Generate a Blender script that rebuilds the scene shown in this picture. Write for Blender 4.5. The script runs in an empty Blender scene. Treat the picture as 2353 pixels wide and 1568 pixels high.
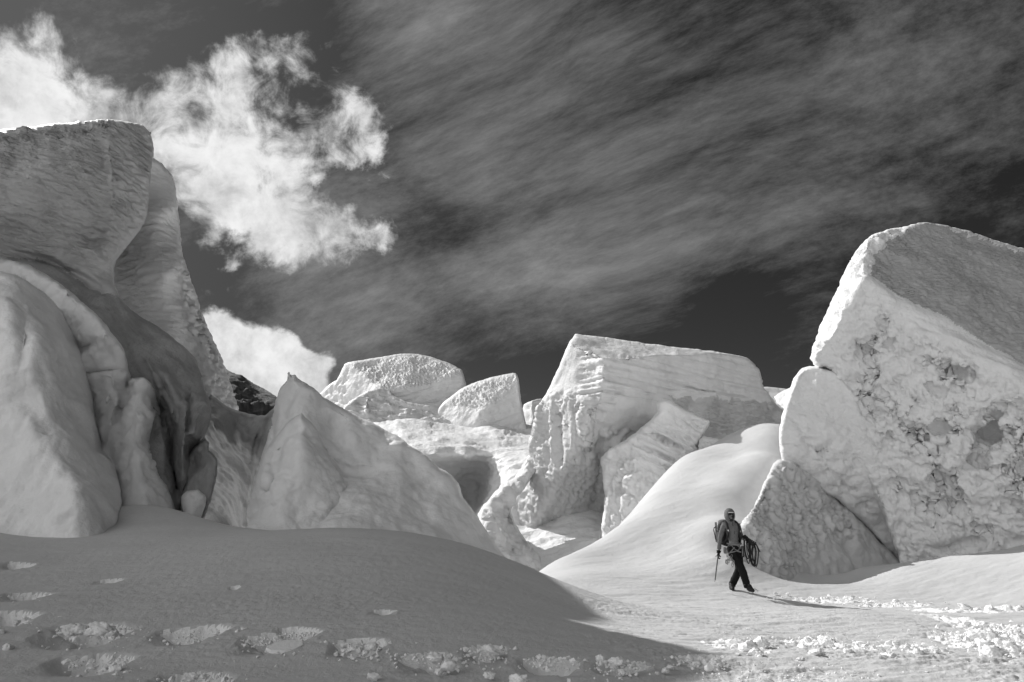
import bpy, bmesh, math, random
import numpy as np
from mathutils import Vector, Matrix

random.seed(7)
rng = np.random.default_rng(7)
C = bpy.context.scene.collection
SC = bpy.context.scene

# ------------------------------------------------------------------ camera
PITCH = math.radians(13.0)
CAM = np.array([0.0, 0.0, 1.7])
UW, VH = 2353.0, 1568.0                  # units in which the photograph was measured
FPX = UW * 24.0 / 36.0
cam_d = bpy.data.cameras.new('camera')
cam_d.lens = 24.0
cam_d.sensor_width = 36.0
cam_d.clip_start = 0.05
cam_d.clip_end = 20000
cam = bpy.data.objects.new('camera', cam_d)
C.objects.link(cam)
cam.location = CAM
cam.rotation_euler = (math.pi / 2 + PITCH, 0, 0)
SC.camera = cam
FWD = np.array([0, math.cos(PITCH), math.sin(PITCH)])
UPV = np.array([0, -math.sin(PITCH), math.cos(PITCH)])
RGT = np.array([1.0, 0, 0])


def ray(u, v):
    u = np.asarray(u, float); v = np.asarray(v, float)
    x = (u - UW / 2) / FPX; y = (VH / 2 - v) / FPX
    return x[..., None] * RGT + y[..., None] * UPV + FWD


def at(u, v, d):
    """world point seen at (u, v) at depth d"""
    return CAM + ray(u, v) * np.asarray(d, float)[..., None]


# ------------------------------------------------------------------ light
SUN_AZ = math.radians(-44)               # from +Y (view direction) towards -X
SUN_EL = math.radians(33.6)
SUN = np.array([math.sin(SUN_AZ) * math.cos(SUN_EL), math.cos(SUN_AZ) * math.cos(SUN_EL), math.sin(SUN_EL)])
sl = bpy.data.lights.new('sun', 'SUN')
sl.energy = 3.5
sl.angle = math.radians(0.4)
sl.color = (1.0, 0.995, 0.99)
so = bpy.data.objects.new('sun', sl)
C.objects.link(so)
so.rotation_euler = Vector(SUN).to_track_quat('Z', 'Y').to_euler()
so.location = (-40, 30, 40)

vs = SC.view_settings
vs.view_transform = 'Standard'
vs.look = 'None'
vs.gamma = 1.0
vs.use_curve_mapping = False
vs.exposure = 0.47


# ------------------------------------------------------------------ node helper
class NT:
    def __init__(s, tree):
        s.t = tree; s.n = tree.nodes; s.l = tree.links
        s.n.clear()

    def node(s, typ, **kw):
        nd = s.n.new(typ)
        for k, v in kw.items():
            setattr(nd, k, v)
        return nd

    def put(s, sock, val):
        if isinstance(val, bpy.types.NodeSocket):
            s.l.new(val, sock)
        elif val is not None:
            sock.default_value = val

    def math(s, op, a, b=None, c=None, clamp=False):
        nd = s.node('ShaderNodeMath', operation=op, use_clamp=clamp)
        s.put(nd.inputs[0], a)
        if b is not None: s.put(nd.inputs[1], b)
        if c is not None: s.put(nd.inputs[2], c)
        return nd.outputs[0]

    def vmath(s, op, a, b=None, scale=None):
        nd = s.node('ShaderNodeVectorMath', operation=op)
        s.put(nd.inputs[0], a)
        if b is not None: s.put(nd.inputs[1], b)
        if scale is not None: s.put(nd.inputs['Scale'], scale)
        return nd.outputs['Value'] if op in ('DOT_PRODUCT', 'LENGTH', 'DISTANCE') else nd.outputs[0]

    def noise(s, vec, scale, detail=4, rough=0.5, dist=0.0, col=False):
        nd = s.node('ShaderNodeTexNoise')
        s.put(nd.inputs['Vector'], vec)
        nd.inputs['Scale'].default_value = scale
        nd.inputs['Detail'].default_value = detail
        nd.inputs['Roughness'].default_value = rough
        nd.inputs['Distortion'].default_value = dist
        return nd.outputs['Color'] if col else nd.outputs['Fac']

    def ramp(s, x, a, b, lo=0.0, hi=1.0, smooth=True):
        nd = s.node('ShaderNodeMapRange')
        nd.interpolation_type = 'SMOOTHSTEP' if smooth else 'LINEAR'
        s.put(nd.inputs['Value'], x)
        for k, v in (('From Min', a), ('From Max', b), ('To Min', lo), ('To Max', hi)):
            s.put(nd.inputs[k], v)
        return nd.outputs[0]

    def mix(s, f, a, b):
        # scalar mix
        nd = s.node('ShaderNodeMix', data_type='FLOAT')
        s.put(nd.inputs[0], f); s.put(nd.inputs[2], a); s.put(nd.inputs[3], b)
        return nd.outputs[0]


# ------------------------------------------------------------------ sky
world = bpy.data.worlds.new('World')
SC.world = world
world.use_nodes = True


def build_sky():
    T = NT(world.node_tree)
    out = T.node('ShaderNodeOutputWorld')
    bg = T.node('ShaderNodeBackground')
    T.l.new(bg.outputs[0], out.inputs[0])
    tc = T.node('ShaderNodeTexCoord')
    D = tc.outputs['Generated']
    sky = T.node('ShaderNodeTexSky', sky_type='NISHITA')
    sky.sun_disc = False
    sky.sun_elevation = SUN_EL
    sky.sun_rotation = SUN_AZ
    sky.altitude = 4000
    sky.air_density = 1.0
    sky.dust_density = 0.6
    sep = T.node('ShaderNodeSeparateColor')
    T.l.new(sky.outputs[0], sep.inputs[0])
    red = sep.outputs[0]                      # a red filter over the lens: dark sky, white cloud
    # base tone of the clear sky, in background units (strength 0.1)
    base = T.math('MULTIPLY', red, SKY_GAIN)
    dxyz = T.node('ShaderNodeSeparateXYZ'); T.l.new(D, dxyz.inputs[0])
    dy, dz = dxyz.outputs[1], dxyz.outputs[2]

    # high thin cirrus, combed along one direction
    def wdir(u, v):
        r = ray(u, v); return r / np.linalg.norm(r)
    p0, p1 = wdir(1000, 760), wdir(2200, 330)
    A = p1 - p0; A /= np.linalg.norm(A)
    Nn = wdir(1600, 500)
    B = np.cross(Nn, A); B /= np.linalg.norm(B)
    Cc = np.cross(A, B)
    a = T.vmath('DOT_PRODUCT', D, tuple(A)); b = T.vmath('DOT_PRODUCT', D, tuple(B)); c = T.vmath('DOT_PRODUCT', D, tuple(Cc))

    def comb(sa, sb, sc_, off=0.0):
        nd = T.node('ShaderNodeCombineXYZ')
        T.put(nd.inputs[0], T.math('MULTIPLY_ADD', a, sa, off)); T.put(nd.inputs[1], T.math('MULTIPLY', b, sb)); T.put(nd.inputs[2], T.math('MULTIPLY', c, sc_))
        return nd.outputs[0]
    wv = T.vmath('SUBTRACT', T.noise(D, 1.6, 2, .45, 0, True), (0.5, 0.5, 0.5))
    big = T.noise(T.vmath('ADD', comb(0.9, 2.8, 2.8, 3.1), T.vmath('SCALE', wv, scale=0.5)), 2.0, 5, 0.55)
    mid = T.noise(T.vmath('ADD', comb(1.3, 6.5, 6.5, 1.7), T.vmath('SCALE', wv, scale=0.9)), 2.6, 7, 0.6)
    fine = T.noise(T.vmath('ADD', comb(1.9, 7.5, 7.5, 5.0), T.vmath('SCALE', wv, scale=0.9)), 9.0, 12, 0.78)
    cir = T.math('ADD', T.math('MULTIPLY', big, 0.70), T.math('ADD', T.math('MULTIPLY', mid, 0.44), T.math('MULTIPLY', fine, 0.44)))

    def gauss(u, v, r, src=D):
        """1 at the direction of (u, v), falling to 0 at r (in the photograph's pixels)"""
        dd = T.vmath('DISTANCE', src, tuple(wdir(u, v)))
        return T.ramp(dd, r / FPX, 0.0)
    # where the cirrus is thick / absent
    def total(lst, src=D):
        acc = None
        for (u, v, r, w) in lst:
            t = T.math('MULTIPLY', gauss(u, v, r, src), w)
            acc = t if acc is None else T.math('ADD', acc, t)
        return acc
    band = total([(1330, 640, 330, .15), (1650, 560, 300, .10), (1950, 640, 300, .05), (1250, 690, 200, .10), (1100, 120, 420, .10), (1000, 60, 250, .06),
                  (1450, 330, 480, .10), (1900, 250, 500, .06), (2300, 120, 300, .03), (880, 700, 250, .08),
                  (300, 120, 400, -.20), (620, 110, 320, -.16), (2300, 480, 420, -.05), (2400, 120, 420, -.03), (1850, 800, 380, -.16), (1300, 880, 320, -.18), (1600, 770, 300, -.06), (1000, 790, 200, -.08), (2100, 60, 300, -.04),
                  (520, 640, 200, -.18), (980, 480, 150, -.1), (1700, 700, 150, -.12)])
    # the rough mid-scale streaks the photograph shows, centred on their places
    cirv = T.ramp(T.math('ADD', cir, band), 0.66, 1.20, 0.0, 1.0, False)
    cirv = T.math('POWER', T.math('MAXIMUM', cirv, 0.0), 1.25)

    # broken cumulus on the left, near the sun
    w1 = T.vmath('SUBTRACT', T.noise(D, 5.0, 4, .55, 0, True), (0.5, 0.5, 0.5))
    w2 = T.vmath('SUBTRACT', T.noise(D, 17.0, 5, .6, 0, True), (0.5, 0.5, 0.5))
    w4 = T.vmath('SUBTRACT', T.noise(D, 50.0, 5, .65, 0, True), (0.5, 0.5, 0.5))
    Dw = T.vmath('ADD', T.vmath('ADD', D, T.vmath('SCALE', w4, scale=0.03)), T.vmath('ADD', T.vmath('SCALE', w1, scale=0.09), T.vmath('SCALE', w2, scale=0.07)))
    fld = total([(-60, 190, 260, 1.1), (40, 230, 190, .8), (-20, 300, 220, .6), (190, 250, 130, .5), (300, 230, 130, .55), (250, 215, 90, .3),
                 (420, 250, 160, .55), (520, 210, 150, .6), (620, 190, 130, .55), (720, 150, 110, .5), (790, 135, 60, .35),
                 (400, 340, 150, .5), (500, 400, 180, .9), (430, 440, 130, .6), (600, 330, 150, .45), (760, 300, 130, .7), (830, 250, 70, .45), (820, 350, 90, .5), (700, 390, 120, .3),
                 (600, 470, 170, .9), (700, 530, 150, .8), (660, 580, 100, .5), (800, 520, 110, .55), (870, 530, 70, .9), (800, 540, 90, .5), (850, 300, 90, .6), (820, 240, 60, .5), (840, 380, 60, .5), (620, 560, 110, .5), (560, 500, 120, .5),
                 (455, 555, 55, .5), (510, 622, 40, .45), (533, 670, 42, .5), (470, 665, 30, .3), (870, 425, 25, .35), (915, 572, 22, .3),
                 (700, 245, 70, -.45), (600, 285, 60, -.3), (640, 420, 60, -.45), (780, 420, 70, -.55), (180, 215, 45, -.5), (660, 300, 50, -.3)], Dw)
    fr = T.noise(D, 7.0, 14, 0.64, 0.5)
    fr2 = T.noise(D, 24.0, 12, 0.66, 0.6)
    fld = T.math('MULTIPLY', fld, 1.0)
    dens = T.math('ADD', fld, T.math('ADD', T.math('MULTIPLY_ADD', fr, 4.2, -2.2), T.math('MULTIPLY_ADD', fr2, 2.0, -1.05)))
    alpha = T.ramp(T.math('MULTIPLY', dens, T.ramp(fld, 0.05, 0.35)), 0.05, 1.35)
    # the firm bank low behind the tower
    w3 = T.vmath('SUBTRACT', T.noise(D, 14.0, 6, .6, 0, True), (0.5, 0.5, 0.5))
    Dv = T.vmath('ADD', D, T.vmath('SCALE', w3, scale=0.05))
    bank = total([(520, 860, 190, 1.6), (590, 850, 130, 1.2), (640, 880, 130, 1.0), (690, 860, 70, .7), (730, 855, 60, .45), (755, 830, 40, .35), (480, 780, 90, 1.0), (740, 905, 70, .4)], Dv)
    bd = T.math('ADD', bank, T.math('ADD', T.math('MULTIPLY_ADD', fr, 0.8, -0.4), T.math('MULTIPLY_ADD', fr2, 0.9, -0.45)))
    balpha = T.ramp(bd, 0.30, 0.75)
    cl = T.math('MAXIMUM', alpha, balpha)
    tone = T.math('ADD', T.ramp(T.math('ADD', T.noise(D, 9.0, 10, .65), T.math('MULTIPLY', fr2, .35)), 0.42, 0.86, 0.50, 1.05), 0.0)

    # glare round the sun and an added bright fill lobe in the unseen sky behind the camera
    sd = T.vmath('DOT_PRODUCT', D, tuple(SUN))
    glow = T.math('MULTIPLY', T.math('POWER', T.math('MAXIMUM', sd, 0.0), 10.0), 0.55)
    c0 = np.array([-0.70, -0.66, 0.26]); c0 /= np.linalg.norm(c0)
    lobe = T.ramp(T.vmath('DOT_PRODUCT', D, tuple(c0)), 0.35, 1.0)
    fill_sky = T.math('MULTIPLY', lobe, T.ramp(T.noise(D, 3.0, 6, .55), 0.25, 0.7, 0.75, 1.1))
    v = T.math('ADD', base, T.math('MULTIPLY', cirv, CIRRUS))
    v = T.math('ADD', v, glow)
    v = T.mix(cl, v, T.math('MULTIPLY', tone, CLOUD))
    v = T.math('ADD', v, T.math('MULTIPLY', fill_sky, FILL_SKY))
    cmb = T.node('ShaderNodeCombineColor')
    for i in range(3):
        T.l.new(v, cmb.inputs[i])
    T.l.new(cmb.outputs[0], bg.inputs['Color'])
    bg.inputs['Strength'].default_value = 0.1


SKY_GAIN = 0.15
CIRRUS = 2.0
CLOUD = 6.3
FILL_SKY = 7.2
build_sky()
world.cycles.sampling_method = 'MANUAL'
world.cycles.sample_map_resolution = 1024
SC.cycles.max_bounces = 6
SC.cycles.diffuse_bounces = 5
SC.cycles.use_denoising = True


# ------------------------------------------------------------------ materials
def new_mat(name):
    m = bpy.data.materials.new(name); m.use_nodes = True
    T = NT(m.node_tree)
    out = T.node('ShaderNodeOutputMaterial')
    p = T.node('ShaderNodeBsdfPrincipled')
    T.l.new(p.outputs[0], out.inputs[0])
    return m, T, p


def bump(T, h, dist, prev=None, strength=1.0):
    b = T.node('ShaderNodeBump')
    T.put(b.inputs['Height'], h)
    b.inputs['Distance'].default_value = dist
    b.inputs['Strength'].default_value = strength
    if prev is not None: T.l.new(prev, b.inputs['Normal'])
    return b.outputs[0]


def snow_mat(name, col=0.8, layers=((3.0, 0.05), (14.0, 0.015), (60.0, 0.004)), rough=0.65, stretch=(1, 1, 1), rot=(0, 0, 0), var=0.05, spec=0.25, ripple=None, ice=None, layers_z=None):
    """snow: layers = (scale, bump distance) of crumbly noise; ripple = (scale, dist, stretch) of combed noise"""
    m, T, p = new_mat(name)
    geo = T.node('ShaderNodeNewGeometry')
    pos = geo.outputs['Position']
    mp = T.node('ShaderNodeMapping'); T.l.new(pos, mp.inputs[0])
    mp.inputs['Scale'].default_value = stretch; mp.inputs['Rotation'].default_value = rot
    nrm = None
    for sc_, di in layers:
        nrm = bump(T, T.noise(mp.outputs[0], sc_, 5, 0.6), di, nrm)
    if ripple:
        mr = T.node('ShaderNodeMapping'); T.l.new(pos, mr.inputs[0])
        mr.inputs['Scale'].default_value = ripple[2]
        if len(ripple) > 3: mr.inputs['Rotation'].default_value = ripple[3]
        fade = T.ramp(T.noise(pos, .45, 4, .6), .36, .66, .25, 1.15)
        nrm = bump(T, T.math('MULTIPLY', T.noise(mr.outputs[0], ripple[0], 5, 0.6, 0.4), fade), ripple[1], nrm)
    T.l.new(nrm, p.inputs['Normal'])
    c = T.ramp(T.noise(mp.outputs[0], 1.3, 6, .6), 0.3, 0.7, col - var, col + var)
    if layers_z:
        sx = T.node('ShaderNodeSeparateXYZ'); T.l.new(pos, sx.inputs[0])
        zz = T.math('ADD', T.math('ADD', T.math('MULTIPLY', sx.outputs[2], .85), T.math('MULTIPLY', sx.outputs[0], layers_z[0])), T.math('MULTIPLY', T.noise(pos, .5, 3, .5), .5))
        cz = T.node('ShaderNodeCombineXYZ'); T.put(cz.inputs[2], zz)
        ln = T.ramp(T.noise(cz.outputs[0], layers_z[1], 6, .7), .5, .72, 1.0, layers_z[2])
        c = T.math('MULTIPLY', c, ln)
    if ice:
        # darker glassy veins where the compact ice comes through
        v = T.ramp(T.noise(mp.outputs[0], ice[0], 8, .65, .6), ice[1], ice[1] + 0.16)
        c = T.math('MULTIPLY', c, T.mix(v, 1.0, ice[2]))
    cc = T.node('ShaderNodeCombineColor')
    for i in range(3): T.l.new(c, cc.inputs[i])
    T.l.new(cc.outputs[0], p.inputs['Base Color'])
    p.inputs['Roughness'].default_value = rough
    p.inputs['Specular IOR Level'].default_value = spec
    return m


def plain_mat(name, col, rough=0.7, metal=0.0, nscale=40.0, nd=0.003, var=0.15):
    m, T, p = new_mat(name)
    tc = T.node('ShaderNodeTexCoord')
    f = T.noise(tc.outputs['Object'], nscale, 4, .6)
    c = T.ramp(f, 0.3, 0.7, col * (1 - var), col * (1 + var))
    cc = T.node('ShaderNodeCombineColor')
    for i in range(3): T.l.new(c, cc.inputs[i])
    T.l.new(cc.outputs[0], p.inputs['Base Color'])
    T.l.new(bump(T, f, nd), p.inputs['Normal'])
    p.inputs['Roughness'].default_value = rough
    p.inputs['Metallic'].default_value = metal
    p.inputs['Specular IOR Level'].default_value = 0.5 if rough < .55 else 0.12
    return m


M_GROUND = snow_mat('snow_ground', 0.61, ((9.0, 0.010), (40.0, 0.008), (110.0, 0.005)), ripple=(5.0, 0.008, (0.35, 2.2, 1.0), (0, 0, 0.2)), var=0.02)
M_SERAC = snow_mat('serac_snow', 0.72, ((1.6, 0.08), (7.0, 0.035), (30.0, 0.008)), var=0.03, layers_z=(.08, 2.2, .72))
M_COMBED = snow_mat('combed_snow', 0.58, ((6.0, 0.02), (25.0, 0.008)), ripple=(4.0, 0.28, (0.5, 0.5, 1.9), (0.0, 0.12, 0.0)), var=0.03)
M_PILLAR = snow_mat('pale_combed_ice', 0.80, ((2.0, 0.04), (12.0, 0.012)), ripple=(4.0, 0.12, (0.5, 0.5, 1.9), (0.0, 0.3, 0.0)), var=0.03)
M_SMOOTH = snow_mat('smooth_ice', 0.80, ((0.9, 0.10), (3.5, 0.035), (18.0, 0.006)), var=0.04, spec=0.35, rough=0.5, layers_z=(-.35, 1.2, .80))
M_FOOTSHADE = snow_mat('shade_toned_foot_ice', 0.32, ((1.0, 0.12), (4.0, 0.05), (18.0, 0.008)), var=0.06, spec=0.4, rough=0.5)  # tower's neck and foot: their shade is put into this darker colour
M_CLEFTSHADE = snow_mat('shade_toned_cleft_ice', 0.36, ((1.2, 0.12), (6.0, 0.04)), stretch=(1, 1, .35), var=0.08, spec=0.5, rough=0.4)  # ice in the cleft, coloured darker to stand in for the shade there
M_PIT = snow_mat('pitted_snow', 0.80, ((2.2, 0.10), (8.0, 0.05), (30.0, 0.01)), var=0.03, layers_z=(.5, 1.6, .86))
M_HONEY = snow_mat('melt_pocked_ice', 0.68, ((6.0, 0.05), (22.0, 0.02)), var=0.03, spec=0.35)
M_HONEYD = snow_mat('melt_pocked_old_ice', 0.62, ((6.0, 0.04), (22.0, 0.015)), var=0.04, spec=0.4, rough=0.5)
M_FAR = snow_mat('far_snow', 0.72, ((0.5, 0.15), (2.0, 0.07), (7.0, 0.02)), var=0.03)
M_FARRIP = snow_mat('far_rippled_snow', 0.70, ((1.6, 0.16), (5.0, 0.06)), var=0.03)
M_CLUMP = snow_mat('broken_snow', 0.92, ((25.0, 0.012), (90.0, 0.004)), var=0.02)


# ------------------------------------------------------------------ numpy noise
_perm = rng.permutation(256).astype(np.int64)
_perm = np.concatenate([_perm, _perm, _perm])
_grad = rng.normal(size=(256, 3)); _grad /= np.linalg.norm(_grad, axis=1)[:, None]


def pnoise(p):
    p = np.asarray(p, float)
    i = np.floor(p).astype(np.int64); f = p - i
    i &= 255
    w = f * f * f * (f * (f * 6 - 15) + 10)
    res = 0
    for dx in (0, 1):
        for dy in (0, 1):
            for dz in (0, 1):
                h = _perm[_perm[_perm[(i[:, 0] + dx) & 255] + ((i[:, 1] + dy) & 255)] + ((i[:, 2] + dz) & 255)]
                g = _grad[h]
                dot = g[:, 0] * (f[:, 0] - dx) + g[:, 1] * (f[:, 1] - dy) + g[:, 2] * (f[:, 2] - dz)
                wx = w[:, 0] if dx else 1 - w[:, 0]
                wy = w[:, 1] if dy else 1 - w[:, 1]
                wz = w[:, 2] if dz else 1 - w[:, 2]
                res = res + dot * wx * wy * wz
    return res * 1.5


def fbm(p, octv=4, gain=0.5):
    s = 0; a = 1.0; q = np.asarray(p, float)
    for k in range(octv):
        s = s + a * pnoise(q + 17.3 * k); q = q * 2.03; a *= gain
    return s


def billow(p, octv=3, gain=0.5):
    s = 0; a = 1.0; q = np.asarray(p, float)
    for k in range(octv):
        s = s + a * (np.abs(pnoise(q + 31.7 * k)) * 2 - .5); q = q * 2.03; a *= gain
    return s


def worley(p):
    """distance to the nearest and the second nearest scattered point"""
    p = np.asarray(p, float); i = np.floor(p).astype(np.int64)
    f1 = np.full(len(p), 9.0); f2 = np.full(len(p), 9.0)
    for dx in (-1, 0, 1):
        for dy in (-1, 0, 1):
            for dz in (-1, 0, 1):
                c = i + np.array([dx, dy, dz]); cm = c & 255
                h = _perm[_perm[_perm[cm[:, 0]] + cm[:, 1]] + cm[:, 2]]
                q = c + 0.5 + 0.55 * _grad[h]
                d = np.sqrt(((p - q) ** 2).sum(1))
                f2 = np.where(d < f1, f1, np.minimum(f2, d)); f1 = np.minimum(f1, d)
    return f1, f2


def sstep(x, a, b):
    t = np.clip((x - a) / (b - a), 0, 1); return t * t * (3 - 2 * t)


# ------------------------------------------------------------------ polygon tools (photo units)
def spline(pts, per=14.0):
    """closed Catmull-Rom through the points; a third value 1 marks a hard corner"""
    n = len(pts); P = np.array([p[:2] for p in pts], float); corner = [len(p) > 2 and p[2] == 1 for p in pts]
    out = []
    for k in range(n):
        p1, p2 = P[k], P[(k + 1) % n]
        p0 = P[k - 1] if not corner[k] else 2 * p1 - p2
        p3 = P[(k + 2) % n] if not corner[(k + 1) % n] else 2 * p2 - p1
        L = np.linalg.norm(p2 - p1); m = max(1, int(L / per))
        t1 = (p2 - p0) / max(np.linalg.norm(p2 - p0), 1e-6) * L
        t2 = (p3 - p1) / max(np.linalg.norm(p3 - p1), 1e-6) * L
        for t in np.arange(m) / m:
            h00 = 2 * t ** 3 - 3 * t ** 2 + 1; h10 = t ** 3 - 2 * t ** 2 + t; h01 = -2 * t ** 3 + 3 * t ** 2; h11 = t ** 3 - t ** 2
            out.append(h00 * p1 + h10 * t1 * .8 + h01 * p2 + h11 * t2 * .8)
    return np.array(out)


def seg_dist(q, A, B):
    """distance of points q to segments A-B, with the nearest point"""
    best = np.full(len(q), 1e18); near = np.zeros_like(q)
    for a, b in zip(A, B):
        ab = b - a; L = ab @ ab + 1e-12
        t = np.clip(((q - a) @ ab) / L, 0, 1)
        c = a + t[:, None] * ab
        d = ((q - c) ** 2).sum(1)
        m = d < best
        best[m] = d[m]; near[m] = c[m]
    return np.sqrt(best), near


def grid_dist(us, vsn, P, R):
    """seg_dist on a regular grid, exact up to R"""
    W, H = len(us), len(vsn); st = us[1] - us[0]
    best = np.full((H, W), R * R); nx = np.zeros((H, W)); ny = np.zeros((H, W))
    # wide reach with a thinned outline, then exact close by
    for (Q, r) in ((P[::max(1, len(P) // 90)], R), (P, 5 * st + 8)):
        for k in range(len(Q)):
            a, b = Q[k], Q[(k + 1) % len(Q)]
            i0 = max(0, int((min(a[0], b[0]) - r - us[0]) / st)); i1 = min(W, int((max(a[0], b[0]) + r - us[0]) / st) + 2)
            j0 = max(0, int((min(a[1], b[1]) - r - vsn[0]) / st)); j1 = min(H, int((max(a[1], b[1]) + r - vsn[0]) / st) + 2)
            if i1 <= i0 or j1 <= j0: continue
            U, V = np.meshgrid(us[i0:i1], vsn[j0:j1])
            ab = b - a; L = ab @ ab + 1e-12
            t = np.clip(((U - a[0]) * ab[0] + (V - a[1]) * ab[1]) / L, 0, 1)
            cx = a[0] + t * ab[0]; cy = a[1] + t * ab[1]
            d = (U - cx) ** 2 + (V - cy) ** 2
            sb = best[j0:j1, i0:i1]
            if Q is P and r < R:
                m = (d < sb) | ((d < (r * .8) ** 2) & (exact[j0:j1, i0:i1] > d))
            else:
                m = d < sb
            sb[m] = d[m]; nx[j0:j1, i0:i1][m] = cx[m]; ny[j0:j1, i0:i1][m] = cy[m]
            if r < R: exact[j0:j1, i0:i1] = np.minimum(exact[j0:j1, i0:i1], d)
        exact = np.full((H, W), 1e18)
    return np.sqrt(best).ravel(), np.stack([nx.ravel(), ny.ravel()], 1)


def inside(q, P):
    r = np.zeros(len(q), bool); n = len(P)
    for k in range(n):
        a, b = P[k], P[(k + 1) % n]
        if a[1] == b[1]: continue
        cond = (a[1] > q[:, 1]) != (b[1] > q[:, 1])
        x = a[0] + (q[:, 1] - a[1]) * (b[0] - a[0]) / (b[1] - a[1])
        r ^= cond & (q[:, 0] < x)
    return r


def poly_mask(q, poly, feather):
    P = np.array(poly, float)
    d, _ = seg_dist(q, P, np.roll(P, -1, 0))
    s = np.where(inside(q, P), d, -d)
    return sstep(s, -feather, feather)


def side_line(q, line):
    """signed distance to an open polyline (positive to the right of its direction, in image axes: x right, y down)"""
    L = np.array(line, float)
    best = np.full(len(q), 1e18); sg = np.zeros(len(q)); along = np.zeros(len(q))
    cum = 0.0
    tot = sum(np.linalg.norm(L[i + 1] - L[i]) for i in range(len(L) - 1))
    for a, b in zip(L[:-1], L[1:]):
        ab = b - a; n2 = ab @ ab
        t = np.clip(((q - a) @ ab) / n2, 0, 1)
        c = a + t[:, None] * ab; v = q - c; d = (v ** 2).sum(1)
        m = d < best
        best[m] = d[m]
        sg[m] = np.sign(ab[0] * (q[m, 1] - a[1]) - ab[1] * (q[m, 0] - a[0]))
        along[m] = (cum + t[m] * math.sqrt(n2)) / tot
        cum += math.sqrt(n2)
    return np.sqrt(best) * np.where(sg == 0, 1, sg), along


def tps_fit(X, y, smooth=0.0):
    X = np.asarray(X, float); n = len(X)
    d = np.sqrt(((X[:, None] - X[None]) ** 2).sum(-1))
    K = np.where(d > 0, d * d * np.log(d + 1e-12), 0) + smooth * np.eye(n)
    P = np.hstack([np.ones((n, 1)), X])
    A = np.zeros((n + 3, n + 3)); A[:n, :n] = K; A[:n, n:] = P; A[n:, :n] = P.T
    s = np.linalg.solve(A, np.concatenate([np.asarray(y, float), np.zeros(3)]))
    return X, s


def tps_eval(model, q):
    X, s = model; n = len(X)
    out = np.empty(len(q))
    for k in range(0, len(q), 60000):
        b = q[k:k + 60000]
        d = np.sqrt(((b[:, None] - X[None]) ** 2).sum(-1))
        out[k:k + 60000] = np.where(d > 0, d * d * np.log(d + 1e-12), 0) @ s[:n] + s[n] + b @ s[n + 1:]
    return out


# ------------------------------------------------------------------ mesh helpers
def link_mesh(name, V, F, mats, parent=None, smooth=True, origin=None, fmat=None):
    me = bpy.data.meshes.new(name)
    V = np.asarray(V, float)
    if origin is None:
        origin = np.array([V[:, 0].mean(), V[:, 1].mean(), V[:, 2].min()])
    if parent is None:
        Vl = V - origin
    else:
        Vl = V - np.array(parent.location)
    F4 = np.asarray(F)
    me.vertices.add(len(Vl)); me.vertices.foreach_set('co', Vl.ravel())
    n, k = F4.shape
    me.loops.add(n * k); me.loops.foreach_set('vertex_index', F4.ravel().astype(np.int32))
    me.polygons.add(n)
    me.polygons.foreach_set('loop_start', np.arange(0, n * k, k, dtype=np.int32))
    me.polygons.foreach_set('loop_total', np.full(n, k, dtype=np.int32))
    if smooth: me.polygons.foreach_set('use_smooth', np.ones(n, bool))
    for m in (mats if isinstance(mats, (list, tuple)) else [mats]):
        me.materials.append(m)
    if fmat is not None: me.polygons.foreach_set('material_index', np.asarray(fmat, np.int32))
    me.update(calc_edges=True)
    o = bpy.data.objects.new(name, me)
    C.objects.link(o)
    if parent is None: o.location = origin
    else: o.parent = parent
    return o


def tag(o, label=None, cat=None, group=None, kind=None):
    if label: o['label'] = label
    if cat: o['category'] = cat
    if group: o['group'] = group
    if kind: o['kind'] = kind
    return o


def vnormals(V, F):
    a = V[F[:, 2]] - V[F[:, 0]]; b = V[F[:, 3]] - V[F[:, 1]]
    n = np.cross(a, b)
    N = np.zeros_like(V)
    for k in range(4): np.add.at(N, F[:, k], n)
    return N / (np.linalg.norm(N, axis=1)[:, None] + 1e-12)


def plane_inv(pts):
    """1/depth of a plane is linear over the picture: a*u + b*v + c"""
    M = np.array([[p[0], p[1], 1.0] for p in pts]); y = np.array([1.0 / p[2] for p in pts])
    return np.linalg.solve(M, y)


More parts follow.
